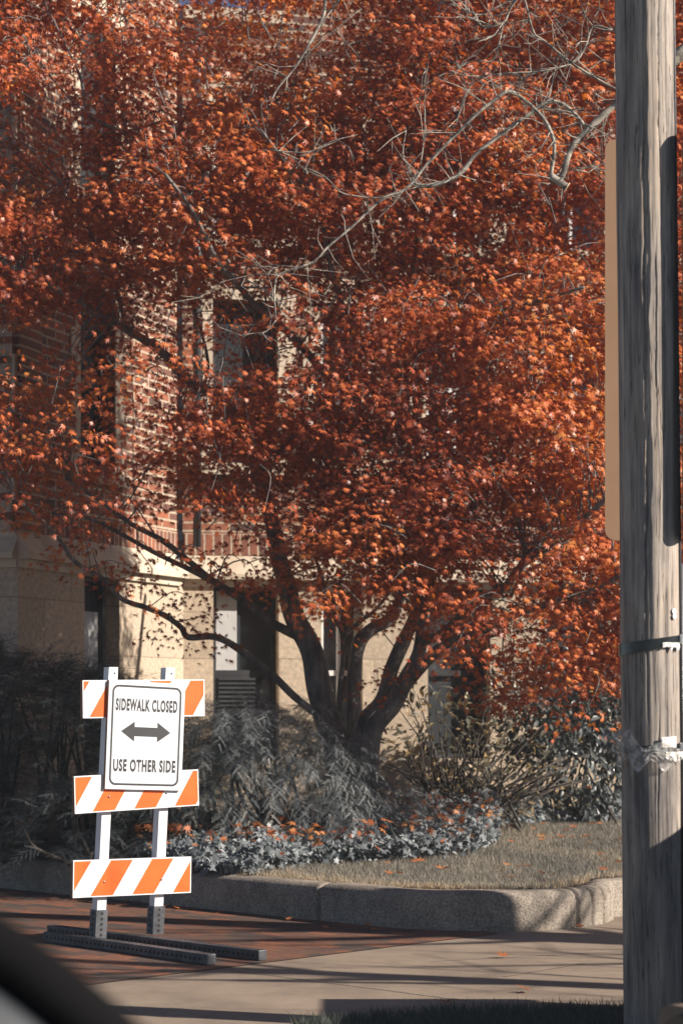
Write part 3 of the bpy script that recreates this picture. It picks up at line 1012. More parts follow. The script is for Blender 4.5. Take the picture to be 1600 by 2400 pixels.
# ------------------------------------------------------------------ yews, feathery sprays of needles
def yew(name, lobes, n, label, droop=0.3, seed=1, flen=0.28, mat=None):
    """arching fronds, each carrying flat side sprays of fine needles"""
    r = np.random.default_rng(seed)
    base = Vector((lobes[0][0], lobes[0][1], lawn_z(lobes[0][0], lobes[0][1])))
    t = thing(name, base, label, 'shrub')
    V0 = []; F0 = []
    K = 14
    for k in range(K):
        s = k/(K-1)
        x = 0.04 + 0.94*s
        zc = -0.14*s*s
        ln = 0.19*(1-0.5*s)
        for sd in (-1, 1):
            b = len(V0)
            V0 += [(x-0.013, 0, zc), (x+0.013, 0, zc), (x+ln*0.55, sd*ln, zc+0.025)]
            F0.append((b, b+1, b+2) if sd > 0 else (b+1, b, b+2))
    b = len(V0)
    V0 += [(0, -0.010, 0), (0, 0.010, 0), (1, 0, -0.14)]; F0.append((b, b+1, b+2))
    V0 = np.array(V0); F0 = np.array(F0)
    vols = np.array([l[3]*l[4]*l[5] for l in lobes])**0.67
    nf = n//11
    pick = r.choice(len(lobes), nf, p=vols/vols.sum())
    Ls = np.array(lobes)[pick]
    d = unit(r.normal(0, 1, (nf, 3)))
    d[:, 2] = np.where(d[:, 2] < -0.5, -d[:, 2], d[:, 2])
    rad = r.uniform(0.42, 1.0, nf)**0.5
    lump = np.array([1 + 0.42*noise.noise(Vector((q[0]*2.9+lb[0], q[1]*2.3, q[2]*2.3+lb[2]))) for q, lb in zip(d, Ls)])
    p0 = Ls[:, :3] + d*Ls[:, 3:6]*(rad*lump)[:, None]
    hd = d*np.array([1, 1, 0.35]) + r.normal(0, 0.4, (nf, 3))*np.array([1, 1, 0.5]) + np.array([0.12, -0.2, 0.12])
    hd = unit(hd)
    P_, A_, N_, S_, C_ = [], [], [], [], []
    for i in range(nf):
        L = flen*r.uniform(0.6, 1.25)
        side = np.cross(hd[i], (0, 0, 1.0)); side /= np.linalg.norm(side)+1e-9
        side = unit((side + r.normal(0, 0.25, 3))[None])[0]
        tone = r.normal(0.36, 0.25)
        for k in range(11):
            s = (k+0.5)/11
            q = p0[i] + hd[i]*L*s + np.array([0, 0, -droop*L*s*s*1.6])
            tan = hd[i] + np.array([0, 0, -droop*s*3.2])
            tan /= np.linalg.norm(tan)
            sg_ = 1 if k % 2 else -1
            a = tan*0.85 + side*sg_*0.75*(1-0.75*(k == 10)) + np.array([0, 0, -droop*0.35]) + r.normal(0, 0.12, 3)
            nn = np.cross(tan, side); nn = nn if nn[2] > 0 else -nn
            P_.append(q); A_.append(a); N_.append(nn + r.normal(0, 0.22, 3)); S_.append(L*(0.42-0.18*s)*r.uniform(0.8, 1.2)); C_.append(tone+0.22*(s-0.4))
    pos = np.array(P_); ax_ = unit(np.array(A_)); nn = np.array(N_); size = np.array(S_); tone = np.array(C_)
    keep = pos[:, 2] > 0.10
    pos, ax_, nn, size, tone = pos[keep], ax_[keep], nn[keep], size[keep], tone[keep]
    n = len(pos)
    nn = nn - ax_*np.sum(nn*ax_, 1, keepdims=True); nn = unit(nn)
    sd = np.cross(nn, ax_)
    V = pos[:, None] + size[:, None, None]*(V0[None, :, 0, None]*ax_[:, None] + V0[None, :, 1, None]*sd[:, None] + V0[None, :, 2, None]*nn[:, None])
    F = (F0[None] + (np.arange(n)*len(V0))[:, None, None]).reshape(-1, 3)
    rv = np.repeat((tone + r.normal(0, 0.07, n))[:, None], len(V0), 1)
    rv[:, 2::3] += 0.10
    tri_mesh('foliage', (V - np.array(base)).reshape(-1, 3), F, mat or M_yew, t, np.clip(rv, 0, 1).ravel())
    mb = MB()
    for l in lobes:
        for _ in range(9):
            e = Vector((l[0]+random.gauss(0, l[3]*0.4), l[1]+random.gauss(0, l[4]*0.4), l[2]+random.uniform(0, l[5]*0.8)))
            s = Vector((l[0]+random.gauss(0, 0.12), l[1]+random.gauss(0, 0.12), lawn_z(l[0], l[1])-0.03))
            sp, sr = smooth_path([s, (s+e)/2+Vector((random.gauss(0, .07), random.gauss(0, .07), 0)), e], [0.022, 0.014, 0.005], 3)
            mb.tube([p-base for p in sp], sr, 6)
    mb.build('stem', M_twig, t, True)
    return t


# (x, y, z, rx, ry, rz)
yew('yew_shrub', [(-0.45, 15.55, 0.62, 0.62, 0.6, 0.62), (-0.10, 15.5, 0.52, 0.45, 0.5, 0.55), (-0.85, 15.4, 0.75, 0.38, 0.5, 0.55), (0.22, 15.9, 0.40, 0.42, 0.45, 0.42), (-0.55, 15.9, 0.95, 0.5, 0.4, 0.42)],
    21000, 'grey green yew shrub with drooping sprays in front of the maple stems', droop=0.42, seed=3)
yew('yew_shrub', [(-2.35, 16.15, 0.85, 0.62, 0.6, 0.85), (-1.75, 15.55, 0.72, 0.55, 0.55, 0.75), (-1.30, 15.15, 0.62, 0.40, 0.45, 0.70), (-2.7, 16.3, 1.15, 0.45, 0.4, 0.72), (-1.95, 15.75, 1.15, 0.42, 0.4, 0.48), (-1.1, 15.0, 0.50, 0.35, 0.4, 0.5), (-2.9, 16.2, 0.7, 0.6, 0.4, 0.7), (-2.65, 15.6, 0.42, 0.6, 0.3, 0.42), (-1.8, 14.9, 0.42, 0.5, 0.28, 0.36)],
    36000, 'yew shrub in painted shade behind the striped barricade at the left edge', droop=0.14, seed=4, mat=M_yewshade)

# ------------------------------------------------------------------ broad-leaved shrub by the wall
def bush(name, lobes, n, size, mat, kind, label, cat='shrub', dens_top=1.0, seed=1, stems=14, up=0.35):
    r = np.random.default_rng(seed)
    base = Vector((lobes[0][0], lobes[0][1], lawn_z(lobes[0][0], lobes[0][1])))
    t = thing(name, base, label, cat)
    vols = np.array([l[3]*l[4]*l[5] for l in lobes])**0.67
    pick = r.choice(len(lobes), n, p=vols/vols.sum())
    Ls = np.array(lobes)[pick]
    d = unit(r.normal(0, 1, (n, 3)))
    rad = r.uniform(0.35, 1.0, n)**0.5
    lump = np.array([1 + 0.3*noise.noise(Vector((q[0]*2.6+lb[0], q[1]*2.6, q[2]*2.6))) for q, lb in zip(d, Ls)])
    pos = Ls[:, :3] + d*Ls[:, 3:6]*(rad*lump)[:, None]
    keep = pos[:, 2] > 0.3
    pos = pos[keep]; d = d[keep]; n = len(pos)
    ax_ = d + r.normal(0, 0.55, (n, 3)) + np.array([0.05, -0.1, up-0.35])
    nn = np.array([0.1, -0.15, 0.8]) + d*0.5 + r.normal(0, 0.4, (n, 3))
    scatter_leaves('foliage', kind, pos-np.array(base), ax_, nn, r.uniform(*size, n), mat, t, np.clip(r.beta(2, 2.2, n), 0, 1), 0.3)
    mb = MB()
    for i in range(stems):
        l = lobes[i % len(lobes)]
        e = Vector((l[0]+random.gauss(0, l[3]*0.6), l[1]+random.gauss(0, l[4]*0.5), l[2]+random.uniform(0, l[5])))
        s = Vector((lobes[0][0]+random.gauss(0, 0.15), lobes[0][1]+random.gauss(0, 0.1), base.z-0.03))
        sp, sr = smooth_path([s, (s+e)/2+Vector((random.gauss(0, .06), random.gauss(0, .06), 0.08)), e], [0.014, 0.009, 0.004], 4)
        mb.tube([p-base for p in sp], sr, 6)
    mb.build('stem', M_twig, t, True)
    return t


bush('evergreen_shrub', [(2.15, 19.3, 1.05, 0.6, 0.6, 0.75), (1.75, 19.2, 1.25, 0.45, 0.5, 0.5), (2.6, 19.6, 1.35, 0.55, 0.6, 0.65), (2.3, 19.5, 1.55, 0.45, 0.5, 0.45)],
     4600, (0.07, 0.12), M_rhodo, 'broad', 'broad leaved evergreen shrub beside the utility pole, flecked with yellow', seed=11, up=0.1)
bush('bare_shrub', [(0.95, 18.5, 0.95, 0.55, 0.5, 0.55), (1.35, 18.7, 0.8, 0.5, 0.5, 0.45), (0.75, 18.6, 1.15, 0.4, 0.4, 0.32)],
     650, (0.06, 0.11), M_gold, 'broad', 'thin shrub with bare stems and a few golden leaves right of the maple stems', seed=12, stems=32)
bush('twiggy_shrub', [(1.1, 17.6, 0.62, 0.6, 0.35, 0.30), (1.6, 18.3, 0.62, 0.5, 0.35, 0.3)],
     420, (0.05, 0.08), M_gold, 'broad', 'low tangle of dark twigs above the ivy right of the yew', seed=13, stems=60)

# ------------------------------------------------------------------ ivy and litter
ivy_poly = [(-1.45, 14.75), (-0.85, 13.95), (-0.55, 13.95), (-0.2, 14.5), (0.45, 14.75), (1.0, 15.2), (1.22, 16.3), (1.3, 17.8), (1.9, 19.6), (2.6, 20.4), (2.6, 20.9), (1.2, 20.3), (0.6, 18.0), (-0.1, 16.4), (-1.3, 15.7)]
pos = []
while len(pos) < 13000:
    x = random.uniform(-1.5, 2.7); y = 13.8 + 7.1*random.random()**1.5
    if not inside(ivy_poly, x, y): continue
    h = 0.10 + 0.20*max(0, noise.noise(Vector((x*2, y*2, 5)))+0.35)
    pos.append((x, y, lawn_z(x, y) + 0.02 + h*random.random()**0.6))
pos = np.array(pos); n = len(pos)
scatter_leaves('ivy_ground_cover', 'ivy', pos, rng.normal(0, 0.7, (n, 3))+np.array([0, -0.3, -0.5]), rng.normal(0, 0.4, (n, 3))+np.array([0.2, -0.5, 0.8]),
               rng.uniform(0.03, 0.062, n), M_ivy, None, np.clip(rng.normal(0.5, 0.22, n), 0, 1))['kind'] = 'stuff'
band = [(1.0, 17.6), (1.9, 19.1), (2.8, 19.7), (2.9, 20.3), (1.6, 19.9), (0.9, 18.6)]
pos = []
while len(pos) < 3000:
    x = random.uniform(0.8, 3.0); y = random.uniform(17.4, 20.5)
    if not inside(band, x, y): continue
    pos.append((x, y, lawn_z(x, y) + 0.02 + 0.26*random.random()))
pos = np.array(pos); n = len(pos)
scatter_leaves('ivy_ground_cover', 'ivy', pos, rng.normal(0, 0.7, (n, 3))+np.array([0, -0.3, -0.5]), rng.normal(0, 0.4, (n, 3))+np.array([0.2, -0.5, 0.8]),
               rng.uniform(0.04, 0.075, n), M_ivy, None, np.clip(rng.normal(0.55, 0.22, n), 0, 1))['kind'] = 'stuff'
pos = []
while len(pos) < 680:
    x = random.uniform(-1.5, 2.7); y = 13.8 + 7.1*random.random()**1.3
    if not inside(ivy_poly, x, y): continue
    if noise.noise(Vector((x*1.6, y*1.6, 8))) < 0.0 and random.random() < 0.7: continue
    pos.append((x, y, lawn_z(x, y) + random.uniform(0.12, 0.3)))
pos = np.array(pos); n = len(pos)
scatter_leaves('leaf_litter', 'maple', pos, rng.normal(0, 1, (n, 3))*np.array([1, 1, .4]), rng.normal(0, 0.4, (n, 3))+np.array([0.1, -0.3, 1]),
               rng.uniform(0.06, 0.12, n), M_litter, None)['kind'] = 'stuff'


def fallen(x, y, z, size, label, group, rnd, rz, tilt=0.2):
    V0, F0 = leaf_template('maple')
    V = V0*size; V[:, 2] = V[:, 2]*-0.8 + 0.004
    o = tri_mesh('fallen_leaf', V, F0, M_litter, None, np.full(len(V), rnd))
    o.location = (x, y, z); o.rotation_euler = (tilt, random.uniform(-0.2, 0.2), rz)
    return tag(o, label, 'leaf', group)


for ox, oy, s, lab, r_, rz in ((1178, 2246, 0.11, 'curled red brown leaf on the concrete nearest the kerb', 0.5, 0.4),
                               (1235, 2327, 0.12, 'long dark red leaf lying flat on the concrete near the grass verge', 0.4, 1.4),
                               (1045, 2356, 0.12, 'red orange leaf on the concrete at the very edge of the grass verge', 0.6, 2.6),
                               (1360, 2177, 0.10, 'red brown leaf against the foot of the grooved kerb end', 0.5, 0.9)):
    p = G(ox, oy, 0)
    fallen(p.x, p.y, 0.012, s, lab, None, r_, rz)
for k in range(13):
    q = UV(random.uniform(-3.0, 0.9), -abs(random.gauss(0.03, 0.16))-0.03)
    fallen(q.x, q.y, 0.014, random.uniform(0.05, 0.09), 'small dry leaf on the brick paving along the kerb', 'leaves along the kerb foot', random.uniform(0.2, 0.9), random.uniform(0, 6.3))
pr = 0
while pr < 60:
    x = random.uniform(0.2, 2.4); y = 13.2+7*random.random()
    if y - kerb_y(x) < 0.1 or inside(bed, x, y): continue
    fallen(x, y, lawn_z(x, y)+0.035, random.uniform(0.06, 0.11), 'small orange leaf lying in the lawn grass', 'leaves scattered on the lawn', random.uniform(0.3, 1), random.uniform(0, 6.3))
    pr += 1

# ------------------------------------------------------------------ barricade
TH = math.radians(36)
bc = G(296, 2212, 0)
bar = thing('barricade', bc, 'orange and white striped sidewalk barricade of three boards on two posts', 'barricade', TH)
LEAN = math.tan(math.radians(2.6))      # posts lean right towards the top


def plank(zc, h, L, xc, start, roll):
    """front board face at local y = -0.048..; stripes lean right"""
    y0, y1 = -0.062, -0.036
    mb = MB()
    poly = [(-L/2, -h/2), (L/2, -h/2), (L/2, h/2), (-L/2, h/2)]
    # back and edges
    v = [(-L/2, y0, -h/2), (L/2, y0, -h/2), (L/2, y0, h/2), (-L/2, y0, h/2), (-L/2, y1, -h/2), (L/2, y1, -h/2), (L/2, y1, h/2), (-L/2, y1, h/2)]
    mb.add(v, [(5, 4, 7, 6)], 0)
    mb.add(v, [(1, 5, 6, 2), (2, 6, 7, 3), (0, 4, 5, 1)], 0)
    mb.add(v, [(3, 7, 4, 0)], 2)
    SH, PER, WID = 0.128, 0.268, 0.142
    e = 0.006
    segs = []
    def clip(a0, a1):
        # parallelogram bottom [a0, a1], top shifted by SH, clipped to the inset board
        pts = [(a0, -h/2+e), (a1, -h/2+e), (a1+SH, h/2-e), (a0+SH, h/2-e)]
        for lim, sgn in ((-L/2+e, 1), (L/2-e, -1)):
            out = []
            for i in range(len(pts)):
                p, q = pts[i], pts[(i+1) % len(pts)]
                ip, iq = (p[0]-lim)*sgn >= 0, (q[0]-lim)*sgn >= 0
                if ip: out.append(p)
                if ip != iq:
                    t = (lim-p[0])/(q[0]-p[0]); out.append((lim, p[1]+(q[1]-p[1])*t))
            pts = out
            if len(pts) < 3: return None
        return pts
    k = -2
    while k < 6:
        a = -L/2 + start + k*PER
        w = clip(a, a+WID)
        if w: mb.add([(x, y0, z) for x, z in w], [tuple(range(len(w)))], 1)
        w = clip(a+WID, a+PER)
        if w: mb.add([(x, y0, z) for x, z in w], [tuple(range(len(w)))], 0)
        k += 1
    # white rim of the facing
    for (xa, xb, za, zb) in ((-L/2, L/2, -h/2, -h/2+e), (-L/2, L/2, h/2-e, h/2), (-L/2, -L/2+e, -h/2+e, h/2-e), (L/2-e, L/2, -h/2+e, h/2-e)):
        mb.add([(xa, y0, za), (xb, y0, za), (xb, y0, zb), (xa, y0, zb)], [(0, 1, 2, 3)], 0)
    o = mb.build('board', [M_white, M_orange, M_ply], bar)
    o.location = (xc, 0, zc); o.rotation_euler = (0, -roll, 0)
    for bx in (-0.187, 0.187):
        b2 = MB()
        for k in range(1): 
            b2.tube([(bx, y0-0.004, -0.02), (bx, y0+0.001, -0.02)], 0.0065, 10)
        b2.build('bolt', M_steel, o, True)
    return o


K = 415.0
def zpx(oy): return (2212-oy)/K
plank(zpx(1634), 0.212, 0.800, 0.086, 0.042, math.radians(0.6))
plank(zpx(1852), 0.208, 0.812, 0.040, 0.112, math.radians(1.6))
plank(zpx(2053), 0.208, 0.770, 0.010, 0.112, math.radians(-0.9))
for sx in (-0.187, 0.187):
    mb = MB(); w = 0.029
    def lv(x, y, z): return (sx + x + z*LEAN*1.25, y, z)
    v = [lv(-w, -w, 0.1), lv(w, -w, 0.1), lv(w, w, 0.1), lv(-w, w, 0.1), lv(-w, -w, 1.57), lv(w, -w, 1.57), lv(w, w, 1.57), lv(-w, w, 1.57)]
    mb.add(v, [(0, 3, 2, 1), (0, 1, 5, 4), (1, 2, 6, 5), (2, 3, 7, 6), (3, 0, 4, 7)])
    # open square tube top with wall thickness
    wi = w-0.006
    t = [lv(-wi, -wi, 1.57), lv(wi, -wi, 1.57), lv(wi, wi, 1.57), lv(-wi, wi, 1.57)]
    mb.add(v[4:] + [Vector(q) for q in t], [(0, 1, 5, 4), (1, 2, 6, 5), (2, 3, 7, 6), (3, 0, 4, 7)])
    inn = [lv(-wi, -wi, 1.45), lv(wi, -wi, 1.45), lv(wi, wi, 1.45), lv(-wi, wi, 1.45)]
    mb.add([Vector(q) for q in t] + [Vector(q) for q in inn], [(0, 1, 5, 4), (1, 2, 6, 5), (2, 3, 7, 6), (3, 0, 4, 7), (4, 5, 6, 7)])
    post = mb.build('post', M_white, bar)
    hb = MB()
    c = lv(0.008, -w-0.0012, 1.535)
    hb.tube([c, (c[0], c[1]+0.001, c[2])], 0.006, 12)
    hb.build('bolt_hole', M_darkhole, post)
    # perforated steel sleeve
    sb = MB(); q = 0.036
    v = [lv(-q, -q, 0.045), lv(q, -q, 0.045), lv(q, q, 0.045), lv(-q, q, 0.045), lv(-q, -q, 0.205), lv(q, -q, 0.205), lv(q, q, 0.205), lv(-q, q, 0.205)]
    sb.add(v, [(0, 3, 2, 1), (0, 1, 5, 4), (1, 2, 6, 5), (2, 3, 7, 6), (3, 0, 4, 7), (4, 5, 6, 7)])
    for k in range(5):
        z = 0.065+k*0.03
        c = lv(0, -q-0.001, z)
        sb.add([(c[0]+0.009*math.cos(a), c[1], z+0.009*math.sin(a)) for a in np.linspace(0, 2*np.pi, 10, endpoint=False)], [tuple(range(10))], 1)
        c = lv(-q-0.001, 0, z)
        sb.add([(c[0], 0.009*math.cos(a), z+0.009*math.sin(a)) for a in np.linspace(0, 2*np.pi, 10, endpoint=False)], [tuple(range(9, -1, -1))], 1)
    sb.build('sleeve', [M_galv, M_darkhole], post)
# two perforated skids lying across
FT = (G(612, 2256, 0) - G(118, 2180, 0))
for (p0, p1) in ((G(120, 2192, 0), G(616, 2254, 0)), (G(112, 2208, 0), G(496, 2264, 0))):
    d = p1-p0; L = d.length
    mb = MB()
    mb.box((0, -0.03, 0.006), (L, 0.03, 0.062), bev=0.004)
    k = 0.04
    while k < L-0.03:
        mb.add([(k+0.009*math.cos(a), -0.0312, 0.034+0.009*math.sin(a)) for a in np.linspace(0, 2*np.pi, 10, endpoint=False)], [tuple(range(10))], 1)
        mb.add([(k+0.009*math.cos(a), 0.009*math.sin(a), 0.0632) for a in np.linspace(0, 2*np.pi, 10, endpoint=False)], [tuple(range(10))], 1)
        k += 0.038
    o = mb.build('skid', [M_galv, M_darkhole], bar)
    Mw = Matrix.Translation(p0) @ Matrix.Rotation(math.atan2(d.y, d.x), 4, 'Z')
    o.matrix_local = (Matrix.Translation(bc) @ Matrix.Rotation(TH, 4, 'Z')).inverted() @ Mw

# ------------------------------------------------------------------ the sign on the barricade
SW, SHT = 0.50, 0.61
sc_ = Matrix.Translation(bc) @ Matrix.Rotation(TH, 4, 'Z') @ Matrix.Translation((0.078, -0.063, zpx(1722))) @ Matrix.Rotation(math.radians(2.6), 4, 'Y')
sg = bpy.data.objects.new('closure_sign', None); link(sg); sg.matrix_world = sc_
tag(sg, 'white sign reading SIDEWALK CLOSED USE OTHER SIDE with a black double arrow', 'sign')
mb = MB()
v = [(-SW/2, -0.022, -SHT/2), (SW/2, -0.022, -SHT/2), (SW/2, -0.022, SHT/2), (-SW/2, -0.022, SHT/2)]
vb = [(x, -0.001, z) for x, y, z in v]
mb.add(v+vb, [(0, 1, 2, 3), (7, 6, 5, 4), (3, 2, 6, 7), (1, 0, 4, 5), (2, 1, 5, 6)], 0)
mb.add(v+vb, [(0, 3, 7, 4)], 1)
mb.build('panel', [M_face, M_ply], sg)
yt = -0.0226
o_, i_ = rrect(SW-0.045, SHT-0.045, 0.04, 8), rrect(SW-0.045-0.024, SHT-0.045-0.024, 0.03, 8)
nn_ = len(o_)
obj('border', [(x, yt, z) for x, z in o_] + [(x, yt, z) for x, z in i_], [(i, (i+1) % nn_, nn_+(i+1) % nn_, nn_+i) for i in range(nn_)], M_black, sg)
aw, hh, hl, st = 0.325/2, 0.114/2, 0.088, 0.053/2
az = 0.022
arrow = [(-aw, 0), (-aw+hl, -hh), (-aw+hl, -st), (aw-hl, -st), (aw-hl, -hh), (aw, 0), (aw-hl, hh), (aw-hl, st), (-aw+hl, st), (-aw+hl, hh)]
obj('arrow', [(x, yt, z+az) for x, z in arrow], [(0, 1, 2, 8, 9), (2, 3, 7, 8), (3, 4, 5, 6, 7)], M_black, sg)


def lettering(text, width, height, z, parent):
    cu = bpy.data.curves.new('lettering', 'FONT')
    cu.body = text; cu.align_x = 'CENTER'; cu.size = 1; cu.offset = 0.046; cu.space_character = 1.16
    cu.resolution_u = 4
    tmp = bpy.data.objects.new('lettering', cu); COL.objects.link(tmp)
    dg = bpy.context.evaluated_depsgraph_get()
    me = bpy.data.meshes.new_from_object(tmp.evaluated_get(dg))
    COL.objects.unlink(tmp); bpy.data.objects.remove(tmp); bpy.data.curves.remove(cu)
    co = np.array([v.co for v in me.vertices])
    lo, hi = co.min(0), co.max(0)
    for v in me.vertices:
        x = (v.co.x-(lo[0]+hi[0])/2)/(hi[0]-lo[0])*width
        y = (v.co.y-(lo[1]+hi[1])/2)/(hi[1]-lo[1])*height
        v.co = (x, yt, z+y)
    me.materials.clear(); me.materials.append(M_black)
    return link(bpy.data.objects.new('lettering', me), parent)


lettering('SIDEWALK CLOSED', 0.405, 0.071, 0.172, sg)
lettering('USE OTHER SIDE', 0.408, 0.072, -0.170, sg)

# ------------------------------------------------------------------ utility pole
PX, PY, PR = 1.274, 8.8, 0.1225
pole = thing('utility_pole', (1.287, PY, 0), 'weathered wooden utility pole at the right with straps, scraps and signs on it', 'pole')
NS, NZ = 220, 420
H = 6.2
V = []; F = []
for j in range(NZ+1):
    z = -0.1 + H*j/NZ
    for i in range(NS):
        a = 2*math.pi*i/NS
        q = Vector((math.cos(a)*2.6, math.sin(a)*2.6, z*0.55))
        r = PR*(1 - 0.004*z)
        r += 0.0028*noise.noise(q*1.3) + 0.0016*noise.noise(q*4)
        # weathering checks: long vertical splits that wander
        for (a0, z0, z1, dp, wd) in ((-1.78, 1.3, 7, 0.016, 0.030), (-1.42, 1.9, 3.4, 0.009, 0.018), (-0.95, 2.9, 5.6, 0.012, 0.018), (-1.25, 3.2, 5.2, 0.012, 0.02), (-2.3, 1.8, 4.2, 0.012, 0.022), (-2.05, 0.3, 1.8, 0.007, 0.03), (-1.1, 0.5, 1.7, 0.005, 0.02), (-0.6, 0.9, 2.0, 0.005, 0.02), (-1.5, 0.1, 1.5, 0.006, 0.03)):
            if z0 < z < z1:
                ac = a0 + 0.10*noise.noise(Vector((0, a0*7, z*1.6))) + 0.045*noise.noise(Vector((5, a0*7, z*9))) + 0.02*noise.noise(Vector((2, a0*3, z*31)))
                da = (a - 2*math.pi) - ac if a > math.pi else a - ac
                k = math.exp(-(da/wd)**2) * min(1, (z-z0)*4, (z1-z)*4)
                r -= dp*k*(0.6+0.6*noise.noise(Vector((a0, 3, z*3))))
        # ragged plate of old surface wood, its edge standing proud right of the main split
        if 1.6 < z < 6:
            ap = (a - 2*math.pi if a > math.pi else a)
            e0 = -1.66 + 0.07*noise.noise(Vector((7, 1, z*2.3))) + 0.05*noise.noise(Vector((3, 8, z*9)))
            if e0 < ap < e0+0.5: r += 0.005*min(1, (ap-e0)/0.02)*(1-(ap-e0)/0.5)
        # bark flake, raised plate beside the main split
        V.append((r*math.cos(a) + 0.0035*z*0, r*math.sin(a), z))
for j in range(NZ):
    for i in range(NS):
        i2 = (i+1) % NS
        F.append((j*NS+i, j*NS+i2, (j+1)*NS+i2, (j+1)*NS+i))
F.append(tuple(range(NZ*NS, NZ*NS+NS)))
sh = obj('shaft', V, F, M_pole, pole, smooth=True)
pole.rotation_euler = (0, -0.0092, 0)
cb = MB()
cb.tube([(0.118, -0.045, 0.0), (0.119, -0.045, 1.0), (0.117, -0.045, 2.0), (0.113, -0.045, 4.0), (0.11, -0.045, 6.0)], 0.0075, 8)
cb.build('cable', M_cable, pole, True)
cb = MB()
cb.tube([(0.1275, -0.03, 0.0), (0.128, -0.03, 1.0), (0.127, -0.03, 1.95)], 0.006, 8)
cb.build('ground_wire', M_steel, pole, True)


def zp(oy, D=8.68): return CAM_Z - (oy-1630)*D/5000


def strap(zl, zr, hl, hr, label):
    """band round the pole, slanting from left to right"""
    mb = MB(); n = 64; ri, ro = PR+0.001, PR+0.0075
    V = []; 
    for i in range(n):
        a = 2*math.pi*i/n
        t = (math.cos(a)+1)/2
        zc = zl+(zr-zl)*t; h = (hl+(hr-hl)*t)/2
        wob = 0.002*math.sin(a*5)
        for r_, z in ((ri, zc-h), (ro+wob, zc-h), (ro+wob, zc+h), (ri, zc+h)):
            V.append((r_*math.cos(a), r_*math.sin(a), z))
    Fc = []
    for i in range(n):
        j = (i+1) % n
        for k in range(4):
            k2 = (k+1) % 4
            Fc.append((i*4+k, j*4+k, j*4+k2, i*4+k2))
    t = thing('strap', (PX, PY, 0), label, 'strap')
    obj('band', V, Fc, M_strap, t, smooth=False)
    # buckle
    bb = MB()
    a = math.radians(-33); c = Vector((math.cos(a), math.sin(a), 0)); tg = Vector((-c.y, c.x, 0))
    zc = zr - (zr-zl)*0.08
    Mx = Matrix(((tg.x, c.x, 0, c.x*(ro+0.003)), (tg.y, c.y, 0, c.y*(ro+0.003)), (0, 0, 1, zc), (0, 0, 0, 1)))
    bb.box((-0.012, -0.004, -hr*0.62), (0.012, 0.006, hr*0.62), M=Mx, bev=0.002)
    bb.build('buckle', M_steel, t)


strap(zp(1522), zp(1495), 0.050, 0.031, 'upper black plastic strap slanting round the utility pole')
strap(zp(1758), zp(1751), 0.026, 0.029, 'lower black strap round the utility pole, tangled in plastic')


def curved_patch(name, outline_fn, a0, a1, z0, z1, mat, label, cat, off=0.009, na=14, nz=6, crump=0.004, parent=None):
    """a scrap lying on the pole's curve; outline_fn(s) gives the torn lower and upper edges (0..1)"""
    V = []; Fc = []
    for i in range(na+1):
        s = i/na; a = math.radians(a0+(a1-a0)*s)
        lo, hi = outline_fn(s)
        for j in range(nz+1):
            t = lo+(hi-lo)*j/nz
            r = PR + off + crump*abs(noise.noise(Vector((s*6, t*6, z0*10))))*2
            V.append((PX+r*math.cos(a), PY+r*math.sin(a), z0+(z1-z0)*t))
    for i in range(na):
        for j in range(nz):
            Fc.append((i*(nz+1)+j, (i+1)*(nz+1)+j, (i+1)*(nz+1)+j+1, i*(nz+1)+j+1))
    o = obj(name, V, Fc, mat)
    sm = o.modifiers.new('thickness', 'SOLIDIFY'); sm.thickness = 0.0012; sm.offset = 1
    return tag(o, label, cat)


rr_ = random.Random(5)
jag = [rr_.uniform(0, 0.65) for _ in range(20)]
curved_patch('torn_paper', lambda s: (jag[int(s*14)], 1.0), -77, -38, zp(1528), zp(1506), M_paper, 'ragged white paper scrap caught under the upper strap on the pole', 'paper')
jag2 = [rr_.uniform(0, 0.5) for _ in range(20)]
curved_patch('torn_paper', lambda s: (jag2[int(s*14)], 1.0), -72, -22, zp(1786), zp(1762), M_paper, 'crumpled white paper shred below the lower strap on the pole', 'paper', crump=0.008)
curved_patch('paper_notice', lambda s: (0.0, 0.95+0.05*s), -79, -48, zp(1752), zp(1726), M_paper, 'small white paper rectangle tucked behind the lower strap on the pole', 'paper', off=0.010, crump=0.002)
# two round metal tags nailed one above the other
for oy, rad_, lab in ((1432, 0.0125, 'upper of two round white tags nailed on the pole'), (1444, 0.0115, 'lower of two round white tags nailed on the pole')):
    a = math.radians(-50)
    c = Vector((PX+(PR+0.004)*math.cos(a), PY+(PR+0.004)*math.sin(a), zp(oy)))
    n_ = Vector((math.cos(a), math.sin(a), 0))
    k = 0.0 if rad_ > 0.012 else 0.0025
    mb = MB(); mb.tube([c-n_*0.002, c+n_*(0.001+k)], rad_, 16)
    mb.tube([c+n_*(0.001+k), c+n_*(0.003+k)], 0.003, 8)
    tag(mb.build('round_tag', M_tag), lab, 'tag')
# crumpled plastic wrapped at the lower strap
V = []; Fc = []
na, nz = 40, 12
for i in range(na+1):
    s = i/na; a = math.radians(-178 + 140*s)
    for j in range(nz+1):
        t = j/nz
        q = Vector((s*7, t*4, 2))
        w = noise.noise(q)*0.5+noise.noise(q*2.7)*0.3
        up = max(0, 1-abs(s-0.28)*5)
        z0, z1 = zp(1795 + 14*math.sin(s*19)), zp(1748-42*up-8*math.sin(s*11))
        r = PR + 0.012 + 0.016*abs(w) + 0.02*max(0, 0.3-s)
        V.append((PX+r*math.cos(a), PY+r*math.sin(a), z0+(z1-z0)*t+0.006*w))
for i in range(na):
    for j in range(nz):
        Fc.append((i*(nz+1)+j, (i+1)*(nz+1)+j, (i+1)*(nz+1)+j+1, i*(nz+1)+j+1))
tag(obj('plastic_wrap', V, Fc, M_plastic), 'crumpled clear plastic wrapped round the pole at the lower strap', 'plastic')
